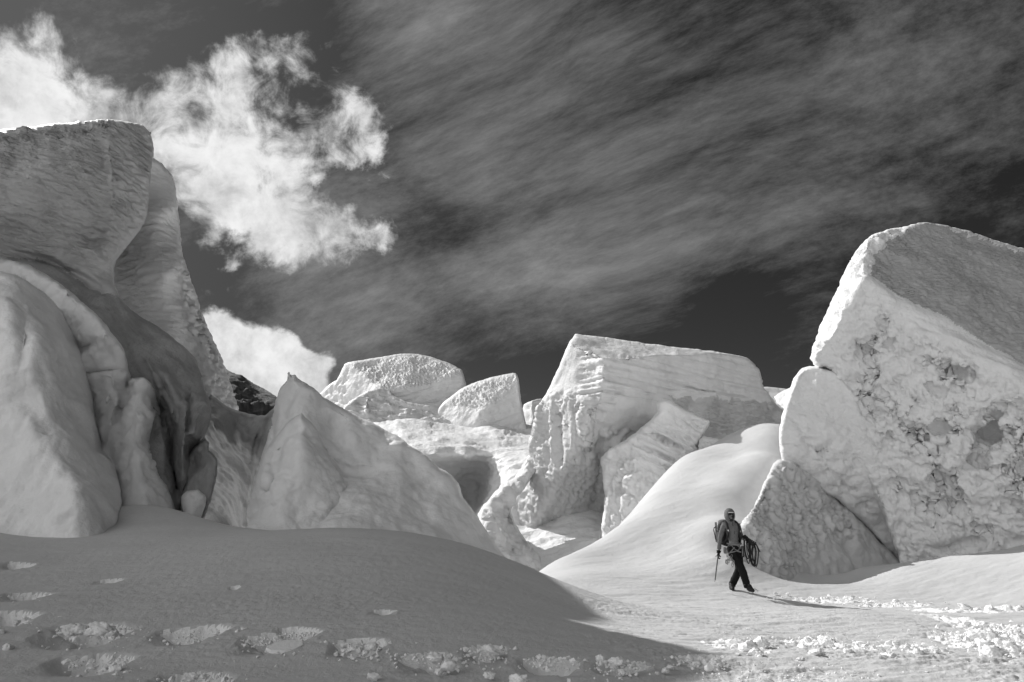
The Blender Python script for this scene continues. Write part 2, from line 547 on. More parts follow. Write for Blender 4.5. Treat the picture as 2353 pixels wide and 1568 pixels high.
def relief(name, outline, mats, label=None, cat=None, planes=None, soft=0.15, tps=None, bumps=(), folds=(), steps=(), step=3.0, rnd=(14, 0.5), thick=4.0, wide=70.0,
           rough=0.0, rough_f=0.06, disp=(), region_mats=(), group=None, kind=None, sm=0.0, parent=None, back_amp=0.35, post=None, shrink=1.0, dscale=1.0):
    """A solid block: its near side is the surface depth(u, v) inside the traced outline, the far side a bulged back `thick` metres behind."""
    P = spline(outline)
    if rough:
        # a crumbling edge: the outline wanders by a pixel or two
        nx = np.roll(P, -1, 0) - np.roll(P, 1, 0); nn = np.stack([-nx[:, 1], nx[:, 0]], 1); nn /= np.linalg.norm(nn, axis=1)[:, None] + 1e-9
        # resample finely first
        Q = []
        for k in range(len(P)):
            a, b = P[k], P[(k + 1) % len(P)]; m = max(1, int(np.linalg.norm(b - a) / 4))
            for t in np.arange(m) / m: Q.append(a + (b - a) * t)
        Q = np.array(Q)
        nx = np.roll(Q, -3, 0) - np.roll(Q, 3, 0); nn = np.stack([-nx[:, 1], nx[:, 0]], 1); nn /= np.linalg.norm(nn, axis=1)[:, None] + 1e-9
        w = fbm(np.stack([Q[:, 0] * rough_f, Q[:, 1] * rough_f, np.full(len(Q), 3.3)], 1), 4, .6)
        P = Q + nn * (w * rough)[:, None]
    lo, hi = P.min(0), P.max(0)
    us = np.arange(lo[0] - step, hi[0] + 2 * step, step); vsn = np.arange(lo[1] - step, hi[1] + 2 * step, step)
    U, W = np.meshgrid(us, vsn)
    q = np.stack([U.ravel(), W.ravel()], 1)
    d, near = grid_dist(us, vsn, P, max(150.0, wide + 20))
    ins = inside(q, P)
    sd = np.where(ins, d, -d)
    ok = sd > -0.72 * step
    snap = np.abs(sd) < 0.72 * step
    q = np.where(snap[:, None], near, q); sd = np.where(snap, 0, sd)
    H, Wd = U.shape
    idx = np.arange(H * Wd).reshape(H, Wd)
    quad = np.stack([idx[:-1, :-1], idx[1:, :-1], idx[1:, 1:], idx[:-1, 1:]], -1).reshape(-1, 4)
    quad = quad[ok[quad].all(1)]
    # drop quads that are all snapped onto the outline and degenerate
    a = q[quad]; area = 0.5 * np.abs((a[:, 2, 0] - a[:, 0, 0]) * (a[:, 3, 1] - a[:, 1, 1]) - (a[:, 2, 1] - a[:, 0, 1]) * (a[:, 3, 0] - a[:, 1, 0]))
    quad = quad[area > 0.08 * step * step]
    used = np.unique(quad); remap = -np.ones(H * Wd, np.int64); remap[used] = np.arange(len(used))
    F = remap[quad]; q = q[used]; sd = sd[used]
    # ---- depth
    if planes:
        ds = [1.0 / np.maximum(q @ plane_inv(p)[:2] + plane_inv(p)[2], 1e-4) for p in planes]
        ds = np.stack(ds); mx = ds.max(0)
        D = mx + soft * np.log(np.exp((ds - mx) / soft).sum(0))
    else:
        D = 0
    if tps:
        X = np.array([t[:2] for t in tps], float) / 100.0
        mdl = tps_fit(X, [t[2] for t in tps], sm)
        tv = tps_eval(mdl, q / 100.0)
        D = tv if not planes else D + tv
    for (bu, bv, su, sv, rot, amt) in bumps:
        r = math.radians(rot); x = q[:, 0] - bu; y = q[:, 1] - bv
        xx = (x * math.cos(r) + y * math.sin(r)) / su; yy = (-x * math.sin(r) + y * math.cos(r)) / sv
        D = D - amt * np.exp(-(xx * xx + yy * yy))
    for (ln, wd, amt) in folds:           # groove (+) or ridge (-) along a line
        s, al = side_line(q, ln)
        D = D + amt * np.exp(-(s / wd) ** 2) * np.sin(np.clip(al, .02, .98) * np.pi) ** .5
    for (ln, wd, fall, amt) in steps:     # one side lies deeper than the other: a lip with a soft run-out
        s, al = side_line(q, ln)
        D = D + amt * sstep(s, -wd, wd) * np.exp(-np.maximum(s, 0) / fall) * np.sin(np.clip(al, .02, .98) * np.pi) ** .5
    if rnd[0]:
        t = 1 - np.clip(sd / rnd[0], 0, 1)
        D = D + rnd[1] * (1 - np.sqrt(np.maximum(0, 1 - t * t)))
    D = D * dscale
    Vf = at(q[:, 0], q[:, 1], D)
    # ---- back
    e = np.concatenate([F[:, [0, 1]], F[:, [1, 2]], F[:, [2, 3]], F[:, [3, 0]]]); es = np.sort(e, 1)
    key = es[:, 0] * (len(q) + 1) + es[:, 1]
    uq, cnt = np.unique(key, return_counts=True)
    be = es[np.isin(key, uq[cnt == 1])]
    isb = np.zeros(len(q), bool); isb[be.ravel()] = True
    prof = thick * np.sqrt(np.clip(1 - (1 - np.clip(sd / wide, 0, 1)) ** 2, 0, 1)) + 0.03
    nb = np.where(~isb)[0]
    cu, cv = q[:, 0].mean(), q[:, 1].max()
    k = 1 - shrink * (1 - (D / (D + prof))[nb])
    qb = np.stack([cu + (q[nb, 0] - cu) * k, cv + (q[nb, 1] - cv) * k], 1)
    Vb = at(qb[:, 0], qb[:, 1], (D + prof)[nb])
    bmap = np.arange(len(q)); bmap[nb] = len(q) + np.arange(len(nb))
    Fb = bmap[F][:, ::-1]
    V = np.concatenate([Vf, Vb]); FF = np.concatenate([F, Fb])
    uv = np.concatenate([q, q[nb]])
    nfv = len(q)
    for (fn, amp, *reg) in disp:
        N = vnormals(V, FF)
        m = 1.0
        if reg and reg[0] is not None:
            m = poly_mask(uv, reg[0], reg[1])
        h = fn(V) * amp * m
        h[nfv:] *= back_amp
        edge = np.clip(np.concatenate([sd, sd[nb]]) / 10.0, 0.25, 1)
        V = V + N * (h * edge)[:, None]
    fm = None
    if region_mats:
        cen = uv[FF].mean(1); fm = np.zeros(len(FF), int)
        for i, poly in region_mats:
            jit = fbm(np.concatenate([cen * 0.05, np.zeros((len(cen), 1))], 1), 3)
            fm[inside(cen + jit[:, None] * 10, np.array(poly, float))] = i
    if post is not None: V, FF = post(V, FF)
    o = link_mesh(name, V, FF, mats, parent=parent, fmat=fm)
    tag(o, label, cat, group, kind)
    return o


# displacement recipes: functions of world position
def d_fbm(f, o=4, st=(1, 1, 1), off=0.0): return lambda V: fbm(V * f * np.array(st) + off, o)
def d_bil(f, o=3, st=(1, 1, 1), off=0.0): return lambda V: billow(V * f * np.array(st) + off, o)


def d_cell(f, st=(1, 1, 1), off=0.0, warp=0.25):
    def fn(V):
        p = V * f * np.array(st) + off
        p = p + warp * np.stack([pnoise(p + 5), pnoise(p + 11), pnoise(p + 23)], 1)
        f1, f2 = worley(p)
        return np.clip(1 - (f2 - f1) * 1.6, 0, 1) ** 2 + 0.35 * f1     # sharp ribs between cups
    return fn


def d_pits(f, th=0.35, off=0.0, st=(1, 1, 1)):
    def fn(V):
        p = V * f * np.array(st) + off
        p = p + 0.5 * np.stack([pnoise(p * .8 + 5), pnoise(p * .8 + 11), pnoise(p * .8 + 23)], 1)
        f1, f2 = worley(p)
        sel = sstep(fbm(p * .45 + 3, 2), -0.05, 0.45)
        return -sstep(th - f1, 0, th) * sel
    return fn


def d_hollow(f, th=.12, st=(1, 1, 1), off=0.0, o=5):
    def fn(V):
        n = fbm(V * f * np.array(st) + off, o, .55)
        x = np.maximum(0, n - th)
        return -x * x / (x + .12)
    return fn


def d_strata(direc, f, o=4, warp=0.15, off=0.0):
    dv = np.array(direc, float); dv /= np.linalg.norm(dv)
    def fn(V):
        t = (V @ dv) + warp * fbm(V * 0.35, 3)
        x = np.stack([t * f + off, 0.06 * V[:, 0], 0.06 * V[:, 1]], 1)
        return fbm(x, o, .6)
    return fn


# ------------------------------------------------------------------ ground
def P3(u, v, d): return tuple(at(np.array(u, float), np.array(v, float), np.array(d, float)))


GC = []      # control points of the snow field
def g(u, v, d): GC.append(P3(u, v, d))
def gw(x, y, z): GC.append((x, y, z))


# near slope in the shade
for t in [(0, 1568, 5.4), (600, 1568, 5.3), (1200, 1568, 5.3), (1650, 1568, 5.4), (2000, 1568, 5.5), (2353, 1568, 5.6),
          (0, 1420, 7.0), (600, 1420, 7.0), (1100, 1430, 7.0), (0, 1320, 9.2), (500, 1310, 9.2), (900, 1310, 9.3), (1200, 1390, 8.6),
          (0, 1243, 12.0), (150, 1231, 12.2), (270, 1205, 12.6), (440, 1208, 12.6), (560, 1227, 12.2), (760, 1223, 12.0), (940, 1227, 11.9), (1080, 1254, 11.8), (1190, 1290, 11.4), (1340, 1368, 13.4),
          (330, 1160, 14.6), (400, 1172, 14.4),
          (1415, 1448, 8.0), (1540, 1400, 11.0), (1700, 1470, 7.8), (2000, 1470, 8.0), (2353, 1480, 8.0),
          (1330, 1394, 9.6), (1260, 1338, 10.5), (1320, 1322, 15.5), (1480, 1336, 15.2), (1680, 1359, 14.7), (1900, 1371, 14.4), (2130, 1384, 13.8), (2353, 1396, 13.2),
          (1600, 1400, 11.5), (1900, 1420, 10.6), (2200, 1430, 10.4),
          (1680, 1340, 15.4), (1900, 1345, 15.6), (2200, 1335, 15.2), (1745, 1306, 17.3), (1980, 1306, 17.8), (2150, 1284, 17.4), (2353, 1251, 17.0), (2600, 1200, 17.0),
          (1262, 1301, 18.58), (1330, 1266, 19.14), (1420, 1212, 20.20), (1500, 1138, 22.28), (1545, 1085, 24.19), (1575, 1047, 25.81), (1630, 1027, 26.20), (1710, 1008, 26.20), (1790, 990, 26.14), (1420, 1285, 17.97), (1560, 1270, 17.49), (1500, 1230, 19.00), (1600, 1190, 19.51), (1650, 1250, 17.45), (1690, 1285, 16.38), (1600, 1110, 22.45), (1700, 1120, 21.11), (1690, 1050, 24.21), (1775, 1052, 23.17), (1705, 1210, 18.17)]:
    g(*t)
# hidden ground: behind the crests it falls away
for t in [(-12, 18, -.3), (-8, 18, -.6), (-4.5, 17, -.8), (-1.5, 18, -1.3), (0.5, 22, -2.2), (2.0, 27, -2.6), (3.6, 32, -2.6), (6, 36, -1.0), (11, 38, 1.0), (-6, 25, -1.5), (-14, 26, 0), (-3, 35, -2.5),
          (7.6, 18.9, -.1), (9, 19.5, -.4), (8.9, 21.0, .3), (10.5, 20.5, -.4), (10.2, 22.6, .8), (12.5, 21.5, -.3), (12.5, 24.5, 0.5), (14, 20, -.2), (16, 20, .1), (19, 20, .7), (12, 28, 4.3), (15, 28, 2.0), (18, 27, .5), (9, 30, 3.9), (5.5, 32, -.5), (20, 17, .2), (16, 12, 0.0),
          (-9, 12, 1.2), (-12, 6, .9), (-8, 0, .4), (-3, 0, .15), (3, 0, .1), (8, 2, -.1), (12, 6, -.2), (0, -6, .0), (-10, -8, .3), (10, -8, -.2), (0, 2.5, .25), (-2.5, 3, .35), (3, 3, .15)]:
    gw(*t)
GC = np.array(GC)
G_MODEL = tps_fit(GC[:, :2], GC[:, 2], 0.02)


def gh(x, y):
    q = np.stack([np.atleast_1d(np.asarray(x, float)), np.atleast_1d(np.asarray(y, float))], 1)
    r = np.sqrt((q ** 2).sum(1))
    z = tps_eval(G_MODEL, q)
    w = sstep(r, 36, 50)
    w = np.maximum(w, sstep(-q[:, 1], 6, 14))
    return np.clip(z, -4, 6) * (1 - w) + (-1.2) * w


def ground_hit(u, v, lo=2.0, hi=60.0):
    """first point of the snow field seen at (u, v)"""
    r = ray(np.array(u, float), np.array(v, float))
    ds = np.linspace(lo, hi, 1600)
    p = CAM + ds[:, None] * r
    z = gh(p[:, 0], p[:, 1])
    k = np.argmax(p[:, 2] < z)
    return p[k] if p[k, 2] < z[k] else p[-1]


# footprints and kicked steps in the shade: (u, v, half length px, half height px, tilt)
STEPS = [(70, 1366, 62, 6, .02), (35, 1412, 70, 10, .05), (225, 1440, 95, 15, .03), (235, 1513, 85, 15, .12), (452, 1446, 75, 10, .0), (468, 1548, 80, 14, .10),
         (630, 1466, 75, 8, .02), (690, 1453, 55, 7, .22), (828, 1478, 65, 9, .03), (985, 1503, 75, 8, .0), (1115, 1490, 55, 8, .02), (1255, 1511, 70, 7, .01), (1420, 1520, 60, 9, .03),
         (255, 1334, 30, 5, 0), (45, 1298, 40, 4, 0), (540, 1356, 14, 3, 0), (683, 1353, 12, 4, 0), (885, 1410, 30, 4, 0)]
# churned trail in the sun: (u, v, radius px u, radius px v)
TRAIL = [(1700, 1490, 60, 14), (1610, 1520, 50, 12), (1860, 1480, 60, 9), (1960, 1490, 70, 10), (2090, 1492, 60, 9), (2290, 1440, 80, 20), (2230, 1465, 60, 16), (2320, 1480, 90, 24), (2200, 1408, 90, 6), (2320, 1405, 60, 8), (2060, 1390, 80, 4), (1900, 1376, 90, 3)]


def build_ground():
    ang = np.concatenate([np.linspace(-math.pi, -0.80, 40)[:-1], np.linspace(-0.80, 0.80, 1120), np.linspace(0.80, math.pi, 40)[1:]])
    rr = np.concatenate([np.linspace(0.3, 3.6, 10)[:-1], np.exp(np.linspace(math.log(3.6), math.log(32), 640)), np.exp(np.linspace(math.log(34), math.log(6000), 26))])
    A, R = np.meshgrid(ang, rr)
    x = (R * np.sin(A)).ravel(); y = (R * np.cos(A)).ravel()
    def cr(M, f, axis):
        # Catmull-Rom refinement from every fourth line
        n = M.shape[axis]; k = np.clip(np.floor(f).astype(int), 0, n - 2); t = (f - k)
        g_ = lambda i: np.take(M, np.clip(i, 0, n - 1), axis)
        sh = [1, 1]; sh[axis] = -1; t = t.reshape(sh)
        a, b, c, d = g_(k - 1), g_(k), g_(k + 1), g_(k + 2)
        return b + .5 * t * (c - a + t * (2 * a - 5 * b + 4 * c - d + t * (3 * (b - c) + d - a)))
    ia = np.unique(np.r_[np.arange(0, 39), np.arange(39, 1159, 5), np.arange(1158, len(ang))]); ir = np.unique(np.r_[np.arange(0, 9), np.arange(9, 649, 4), np.arange(648, len(rr))])
    Ac, Rc = np.meshgrid(ang[ia], rr[ir])
    Zc = gh((Rc * np.sin(Ac)).ravel(), (Rc * np.cos(Ac)).ravel()).reshape(Ac.shape)
    z = cr(cr(Zc, np.interp(np.arange(len(ang)), ia, np.arange(len(ia))), 1), np.interp(np.arange(len(rr)), ir, np.arange(len(ir))), 0).ravel()
    fine = sstep(np.abs(A.ravel()), 1.1, .78) * sstep(R.ravel(), 40, 28)
    p = np.stack([x, y, np.zeros_like(x)], 1)
    z = z + fine * 0.10 * fbm(p * np.array([.16, .28, 1]) + 4, 3)
    # wind-combed crust, stronger on the sunny side
    sunny = sstep(x, -0.5, 3.5)
    th = 0.25
    xa = x * math.cos(th) + y * math.sin(th); ya = -x * math.sin(th) + y * math.cos(th)
    comb = fbm(np.stack([xa * 1.1, ya * 4.6, np.zeros_like(x)], 1), 4, .62)
    near = sstep(R.ravel(), 22, 9)
    z = z + fine * (0.006 + 0.019 * sunny) * comb * (0.35 + .65 * near)
    crumb = fbm(np.stack([xa * 9, ya * 14, np.zeros_like(x)], 1), 3, .65)
    patch = sstep(fbm(p * .8 + 9, 3), -.1, .5)
    z = z + fine * sstep(R.ravel(), 17, 8) * crumb * (0.004 + 0.011 * patch * sunny + 0.004 * patch)
    broken = np.zeros(len(x))
    for (u, v, ru, rv, tl) in STEPS:
        c = ground_hit(u, v); s = (c[1]) / FPX * 1.02
        dx, dy = x - c[0], y - c[1]
        L = ru * s
        m = (np.abs(dx) < L * 2.2) & (np.abs(dy) < L * 2.2)
        if not m.any(): continue
        xx = (dx[m] * math.cos(tl) - dy[m] * math.sin(tl)) / L; yy = (dx[m] * math.sin(tl) + dy[m] * math.cos(tl))
        pp = np.stack([x[m], y[m], np.zeros(m.sum())], 1)
        wob = .05 * fbm(pp * 6, 3)
        dep = min(.22, L * .6) * (rv / 10.0) ** .5
        half = L * .55
        # sharp far wall at yy=+half*profile, long run-in on the near side
        lens = np.clip(1 - np.abs(xx + .25 * pnoise(pp * 3)) ** 1.5, 0, 1)
        far = half * .35 * lens + wob * .6
        depth = dep * lens ** 1.2 * (1 + .45 * fbm(pp * 4 + 3, 2)) * sstep(yy, -half * 3.0, -half * .1) * sstep(far + .25 * xx * half - yy, -dep * .05, dep * .28)
        z[m] -= depth
        broken[m] = np.maximum(broken[m], sstep(depth, dep * .05, dep * .2) * sstep(yy, -half * .6, -half * .1))  # broken snow is whiter; this also paints the far wall's brightness into colour
        lip = np.exp(-((yy + half * .75) / (half * .35)) ** 2) * np.exp(-(xx / .8) ** 4)
        z[m] += lip * (.008 + .012 * np.maximum(0, billow(pp * 7, 2))) * (L / .3) * .6 * sstep(np.abs(xx), 1.2, .2)
        # crumbs that rolled down towards the camera
        run = sstep(yy, .1, -.3 * L) * sstep(yy, -L * 2.1, -L * .6) * np.exp(-(xx / 1.1) ** 4)
        z[m] += run * .016 * np.maximum(0, fbm(pp * 12, 2, .6))
    for (u, v, ru, rv) in TRAIL:
        c = ground_hit(u, v); s = c[1] / FPX
        c2 = ground_hit(u, v - rv); c3 = ground_hit(u, v + rv)
        ry = max(.25, (c2[1] - c3[1]) / 2); rx = ru * s
        e = np.sqrt(((x - c[0]) / rx) ** 2 + ((y - c[1]) / ry) ** 2)
        m = e < 1.6
        pp = np.stack([x[m], y[m], np.zeros(m.sum())], 1)
        k = sstep(e[m] + .35 * fbm(pp * 2.2, 2), 1.3, .5)
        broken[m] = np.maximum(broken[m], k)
        z[m] += k * (.045 * billow(pp * 2.6, 4, .6) + .03 * np.maximum(0, fbm(pp * 9, 3, .65)) - .02)
    V = np.stack([x, y, z], 1)
    H, W = A.shape
    idx = np.arange(H * W).reshape(H, W)
    F = np.stack([idx[:-1, :-1], idx[:-1, 1:], idx[1:, 1:], idx[1:, :-1]], -1).reshape(-1, 4)
    # close the ring behind the camera and the middle
    wrap = np.stack([idx[:-1, -1], idx[:-1, 0], idx[1:, 0], idx[1:, -1]], -1)
    F = np.concatenate([F, wrap])
    V = np.concatenate([V, [[0, 0, float(gh(0, 0)[0])]]])
    cen = []
    for i in range(0, W - 1, 2):
        cen.append([len(V) - 1, idx[0, min(i + 2, W - 1)], idx[0, i + 1], idx[0, i]])
    F = np.concatenate([F, np.array(cen)])
    F = F[:, ::-1]
    # make the faces look up
    a = V[F[1000]]; n = np.cross(a[2] - a[0], a[3] - a[1])
    if n[2] < 0: F = F[:, ::-1]
    broken = np.append(broken, 0)
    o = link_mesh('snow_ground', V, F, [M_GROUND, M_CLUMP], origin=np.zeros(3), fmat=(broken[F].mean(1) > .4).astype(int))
    tag(o, 'smooth wind-packed snow with footprints and a churned trail', None, None, 'structure')


build_ground()


# ------------------------------------------------------------------ seracs, left
def build_left():
    # slim pillar behind the tower
    relief('ice_pillar', [(352, 362), (372, 378), (395, 404), (405, 440), (410, 480), (414, 530), (420, 580), (435, 630), (455, 690), (470, 735), (490, 780), (508, 820), (520, 850), (533, 890), (548, 938, 1), (530, 1000), (440, 1000),
                          (380, 880), (300, 790), (235, 700), (225, 600), (235, 480), (240, 345), (290, 325), (330, 345)],
           [M_PILLAR, M_SERAC], 'tall slim ice pillar leaning behind the big rippled tower', 'serac',
           tps=[(350, 370, 27.0), (400, 420, 27.6), (330, 450, 26.4), (398, 480, 26.4), (412, 500, 27.4), (270, 620, 26), (330, 620, 25.0), (395, 620, 24.8), (430, 640, 26.0), (300, 740, 24.6), (390, 760, 23.8), (430, 790, 24.2), (475, 770, 25.4),
                (440, 860, 23.2), (480, 860, 23.4), (510, 840, 24.6), (500, 930, 22.8), (545, 940, 23.6)],
           folds=[([(415, 600), (430, 700), (470, 800), (500, 880)], 9, -.45), ([(440, 680), (465, 760), (500, 850)], 7, .5)],
           rnd=(12, .6), thick=9.0, wide=36, shrink=.15, rough=1.6,
           disp=[(d_fbm(.8, 4), .10), (d_bil(2.2, 4), .16, [(412, 560), (440, 560), (560, 940), (500, 960), (440, 860), (418, 700)], 14), (d_bil(2.0, 3, (.5, .5, 2.2)), .05)],
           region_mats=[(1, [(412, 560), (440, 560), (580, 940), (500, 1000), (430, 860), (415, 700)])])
    # the great rippled tower with its flared foot
    relief('leaning_ice_tower', [(-800, 200), (-400, 250), (-150, 300), (-60, 306), (0, 301), (60, 292), (140, 282), (200, 277), (250, 274), (300, 280), (330, 287), (347, 305), (353, 330), (352, 365), (345, 420), (340, 470), (335, 500), (320, 530), (300, 555), (280, 575), (267, 597), (262, 625),
                                 (265, 655), (280, 690), (320, 727), (375, 758), (425, 797), (452, 828), (463, 865), (468, 895), (478, 915), (484, 935), (485, 965), (476, 995), (458, 1030), (440, 1065), (430, 1110), (420, 1165), (405, 1215), (-60, 1260), (-800, 1330)],
           [M_COMBED, M_FOOTSHADE], 'great leaning ice tower with rippled face above a dark flared foot', 'serac',
           tps=[(-780, 250, 15.5), (-700, 600, 15), (-700, 1000, 14.5), (-300, 300, 17.6), (-300, 600, 17), (-300, 1000, 15.5), (-40, 320, 19.3), (100, 300, 20.4), (250, 290, 22.0), (345, 310, 24.2), (-40, 450, 18.6), (120, 450, 19.7), (258, 450, 20.9), (345, 430, 23.2), (-40, 545, 19.4), (120, 560, 20.5), (190, 600, 21.2), (250, 560, 21.2), (320, 520, 22.6), (262, 620, 21.9), (215, 560, 21.5),
                (-40, 580, 19.6), (100, 605, 20.4), (200, 655, 20.6), (270, 690, 20.4), (0, 640, 19.4), (120, 680, 19.4), (230, 740, 18.9), (300, 735, 20.0), (330, 760, 20.2), (300, 830, 18.3), (340, 830, 18.3), (380, 790, 19.8), (400, 840, 18.9), (440, 850, 19.6), (400, 900, 17.9), (430, 900, 18.3), (462, 880, 19.4), (250, 850, 17.9), (0, 850, 19.0), (380, 950, 17.4),
                (430, 960, 16.7), (470, 960, 17.4), (400, 1050, 16.6), (440, 1040, 17.4), (410, 1150, 16.4), (300, 1000, 16.6), (0, 1150, 16)],
           bumps=[(460, 950, 24, 22, 0, .9), (450, 1000, 18, 18, 0, .6), (405, 985, 10, 55, 10, -.45), (385, 900, 8, 60, -25, -.3)],
           folds=[([(250, 300), (262, 420), (258, 520)], 10, -.25), ([(436, 905), (440, 945), (430, 985)], 8, .7), ([(372, 900), (392, 980), (396, 1060), (412, 1160)], 7, .7), ([(425, 980), (420, 1040), (424, 1120)], 7, -.55), ([(300, 800), (350, 880), (380, 960)], 10, .35), ([(345, 905), (372, 950), (385, 1010)], 6, .45), ([(0, 575), (110, 598), (200, 645), (262, 690)], 10, .5),
                  ([(340, 800), (400, 860), (430, 920)], 14, .25), ([(262, 660), (360, 760), (450, 850)], 10, -.15)],
           rnd=(14, .7), thick=5.0, wide=80, rough=1.2,
           disp=[(d_fbm(.55, 3), .16), (d_bil(2.0, 4, (.6, .6, 2.4)), .11, [(-900, 180), (-80, 270), (250, 270), (262, 420), (250, 640), (120, 575), (-80, 545)], 16), (d_bil(2.2, 3, (.7, .7, 2.2)), .09, [(250, 270), (370, 270), (350, 560), (262, 640), (256, 430)], 12),
                 (d_bil(1.6, 3, (.3, .6, 3.2), 9), .17, [(-80, 290), (0, 300), (250, 276), (260, 292), (120, 318), (0, 335), (-80, 350)], 6), (d_fbm(1.1, 4, (1, 1, .6)), .09, [(-80, 640), (240, 660), (480, 830), (500, 1200), (300, 1200), (-80, 800)], 20)],
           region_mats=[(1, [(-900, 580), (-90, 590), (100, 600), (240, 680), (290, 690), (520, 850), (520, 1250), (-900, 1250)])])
    # fluted wall of folded sheets
    relief('folded_ice_wall', [(-60, 585), (0, 592), (60, 608), (120, 640), (160, 668), (200, 702), (238, 742), (260, 768), (278, 795), (292, 835), (302, 868), (330, 868), (347, 882), (362, 910), (370, 950), (362, 1000), (370, 1060), (385, 1110), (402, 1168), (395, 1210), (200, 1240), (-60, 1240)],
           [M_SMOOTH], 'folded wall of pale ice sheets between the dark foot and the left bulge', 'serac',
           tps=[(-40, 600, 19.0), (60, 622, 18.6), (160, 680, 17.8), (235, 750, 17.0), (60, 700, 18.4), (120, 720, 17.9), (150, 800, 17.6), (200, 760, 17.1), (220, 810, 16.8), (272, 800, 16.9), (286, 850, 17.2), (205, 870, 17.0), (262, 870, 16.5), (295, 880, 17.0), (215, 920, 16.9), (265, 930, 16.3), (225, 980, 16.7), (262, 985, 16.2), (240, 1010, 16.5),
                (310, 880, 16.6), (335, 885, 16.7), (358, 910, 17.6), (300, 960, 15.9), (335, 960, 16.0), (364, 990, 17.4), (300, 1060, 15.2), (345, 1050, 15.6), (372, 1060, 16.8), (262, 1070, 15.7), (330, 1110, 14.8), (382, 1110, 16.0), (280, 1150, 14.9), (345, 1160, 14.4), (395, 1160, 15.6), (0, 1000, 17)],
           bumps=[(240, 770, 24, 24, 0, .55), (205, 795, 26, 12, -25, -.4), (275, 815, 12, 40, 0, .2), (235, 852, 45, 5, -6, -.3)],
           folds=[([(300, 850), (290, 905), (272, 950), (258, 990)], 8, .45), ([(255, 1030), (265, 1070), (280, 1120)], 8, .15), ([(362, 900), (356, 1000), (366, 1080), (390, 1150)], 7, .4), ([(225, 950), (240, 930), (250, 900)], 8, -.25)],
           rnd=(14, .6), thick=3.0, wide=50, rough=1.0, disp=[(d_fbm(.8, 4), .16), (d_bil(1.8, 3), .06)])
    # bulge nearest the camera
    relief('ice_bulge', [(-420, 640), (-250, 605), (-80, 608), (0, 621), (40, 631), (75, 652), (110, 680), (140, 716), (165, 760), (185, 810), (200, 860), (214, 920), (222, 970), (236, 1010), (256, 1050), (270, 1090), (278, 1130), (278, 1170), (272, 1205), (250, 1250), (100, 1290), (-80, 1310), (-420, 1340)],
           [M_SMOOTH], 'big rounded ice bulge at the left edge, pale at its foot', 'serac',
           tps=[(-400, 660, 14.5), (-400, 900, 13.2), (-400, 1280, 11.0), (-220, 640, 15.0), (-220, 900, 13.6), (-220, 1250, 11.5), (-60, 630, 15.4), (30, 650, 15.2), (80, 690, 15.4), (108, 690, 16.4), (140, 735, 17.0), (-60, 760, 14.2), (50, 770, 14.0), (100, 780, 14.3), (135, 800, 15.2), (165, 790, 16.8), (-60, 900, 13.7), (60, 900, 13.5), (115, 900, 13.7), (160, 910, 14.7), (202, 890, 16.6),
                (-60, 1000, 13.4), (110, 1000, 13.2), (165, 1010, 13.6), (200, 1020, 14.4), (232, 1030, 15.8), (-60, 1120, 13.0), (130, 1120, 12.2), (210, 1110, 12.5), (245, 1110, 13.6), (272, 1110, 14.6), (-60, 1230, 11.9), (130, 1220, 11.75), (230, 1200, 12.0), (276, 1180, 13.2)],
           folds=[([(45, 690), (60, 780), (50, 850)], 16, .2), ([(100, 800), (120, 870), (150, 930)], 12, -.15), ([(20, 900), (70, 930), (120, 1000)], 20, .12)],
           rnd=(14, .6), thick=4.0, wide=60, rough=.8, disp=[(d_fbm(.7, 4), .14), (d_fbm(1.8, 4, (1, 1, .8)), .04)])
    # hollow slab and the boulder in the cleft
    relief('leaning_ice_slab', [(428, 1062), (448, 1025), (470, 1008), (479, 1018), (480, 1036), (497, 1054), (498, 1090), (492, 1130), (480, 1165), (464, 1200), (440, 1210), (415, 1180), (424, 1110)],
           [M_CLEFTSHADE], 'dark leaf-shaped ice slab leaning in the mouth of the cleft', 'ice slab',
           planes=[[(450, 1020, 17.0), (498, 1090, 16.6), (440, 1200, 16.3)]], bumps=[(450, 1060, 14, 20, 0, -.3)], rnd=(8, .25), thick=1.0, wide=20, step=2.5, rough=2.0, disp=[(d_fbm(1.2, 4), .12)])
    relief('ice_boulder', [(417, 1142), (430, 1129), (455, 1126), (470, 1138), (474, 1146), (472, 1162), (464, 1184), (452, 1205), (430, 1200), (418, 1172)],
           [M_SMOOTH], 'rounded pale ice boulder wedged at the foot of the cleft', 'ice boulder',
           planes=[[(420, 1140, 15.7), (470, 1140, 15.7), (445, 1190, 15.4)]], rnd=(26, .5), thick=1.0, wide=24, step=2.5, rough=1.2, disp=[(d_fbm(1.6, 3), .10)])
    # saddle wall and dark cleft
    relief('ice_saddle_wall', [(470, 925), (484, 905), (500, 918), (520, 934), (556, 948), (590, 955), (610, 953), (624, 940), (640, 930), (665, 960), (660, 1050), (640, 1150), (620, 1250), (440, 1255), (440, 1100)],
           [M_CLEFTSHADE], 'scooped ice wall dropping into the dark cleft beside the pointed peak', 'serac',
           tps=[(475, 915, 20.0), (520, 940, 20.4), (590, 960, 20.4), (640, 940, 19.0), (490, 1000, 21.0), (540, 1000, 20.2), (600, 1000, 19.4), (640, 1010, 18.2), (480, 1100, 24.0), (540, 1100, 22.6), (590, 1090, 20.2), (630, 1090, 18.0), (480, 1220, 28.0), (530, 1220, 27.0), (560, 1220, 23.0)],
           folds=[([(610, 960), (590, 1020), (575, 1100), (560, 1200)], 7, .35), ([(540, 960), (560, 1000), (545, 1060)], 14, -.2), ([(625, 970), (612, 1050), (590, 1120)], 6, -.3)],
           rnd=(10, .5), thick=2.5, wide=50, rough=1.2, disp=[(d_fbm(.8, 4, (1, 1, .4)), .15), (d_fbm(2.5, 3, (1, 1, .25)), .07)])
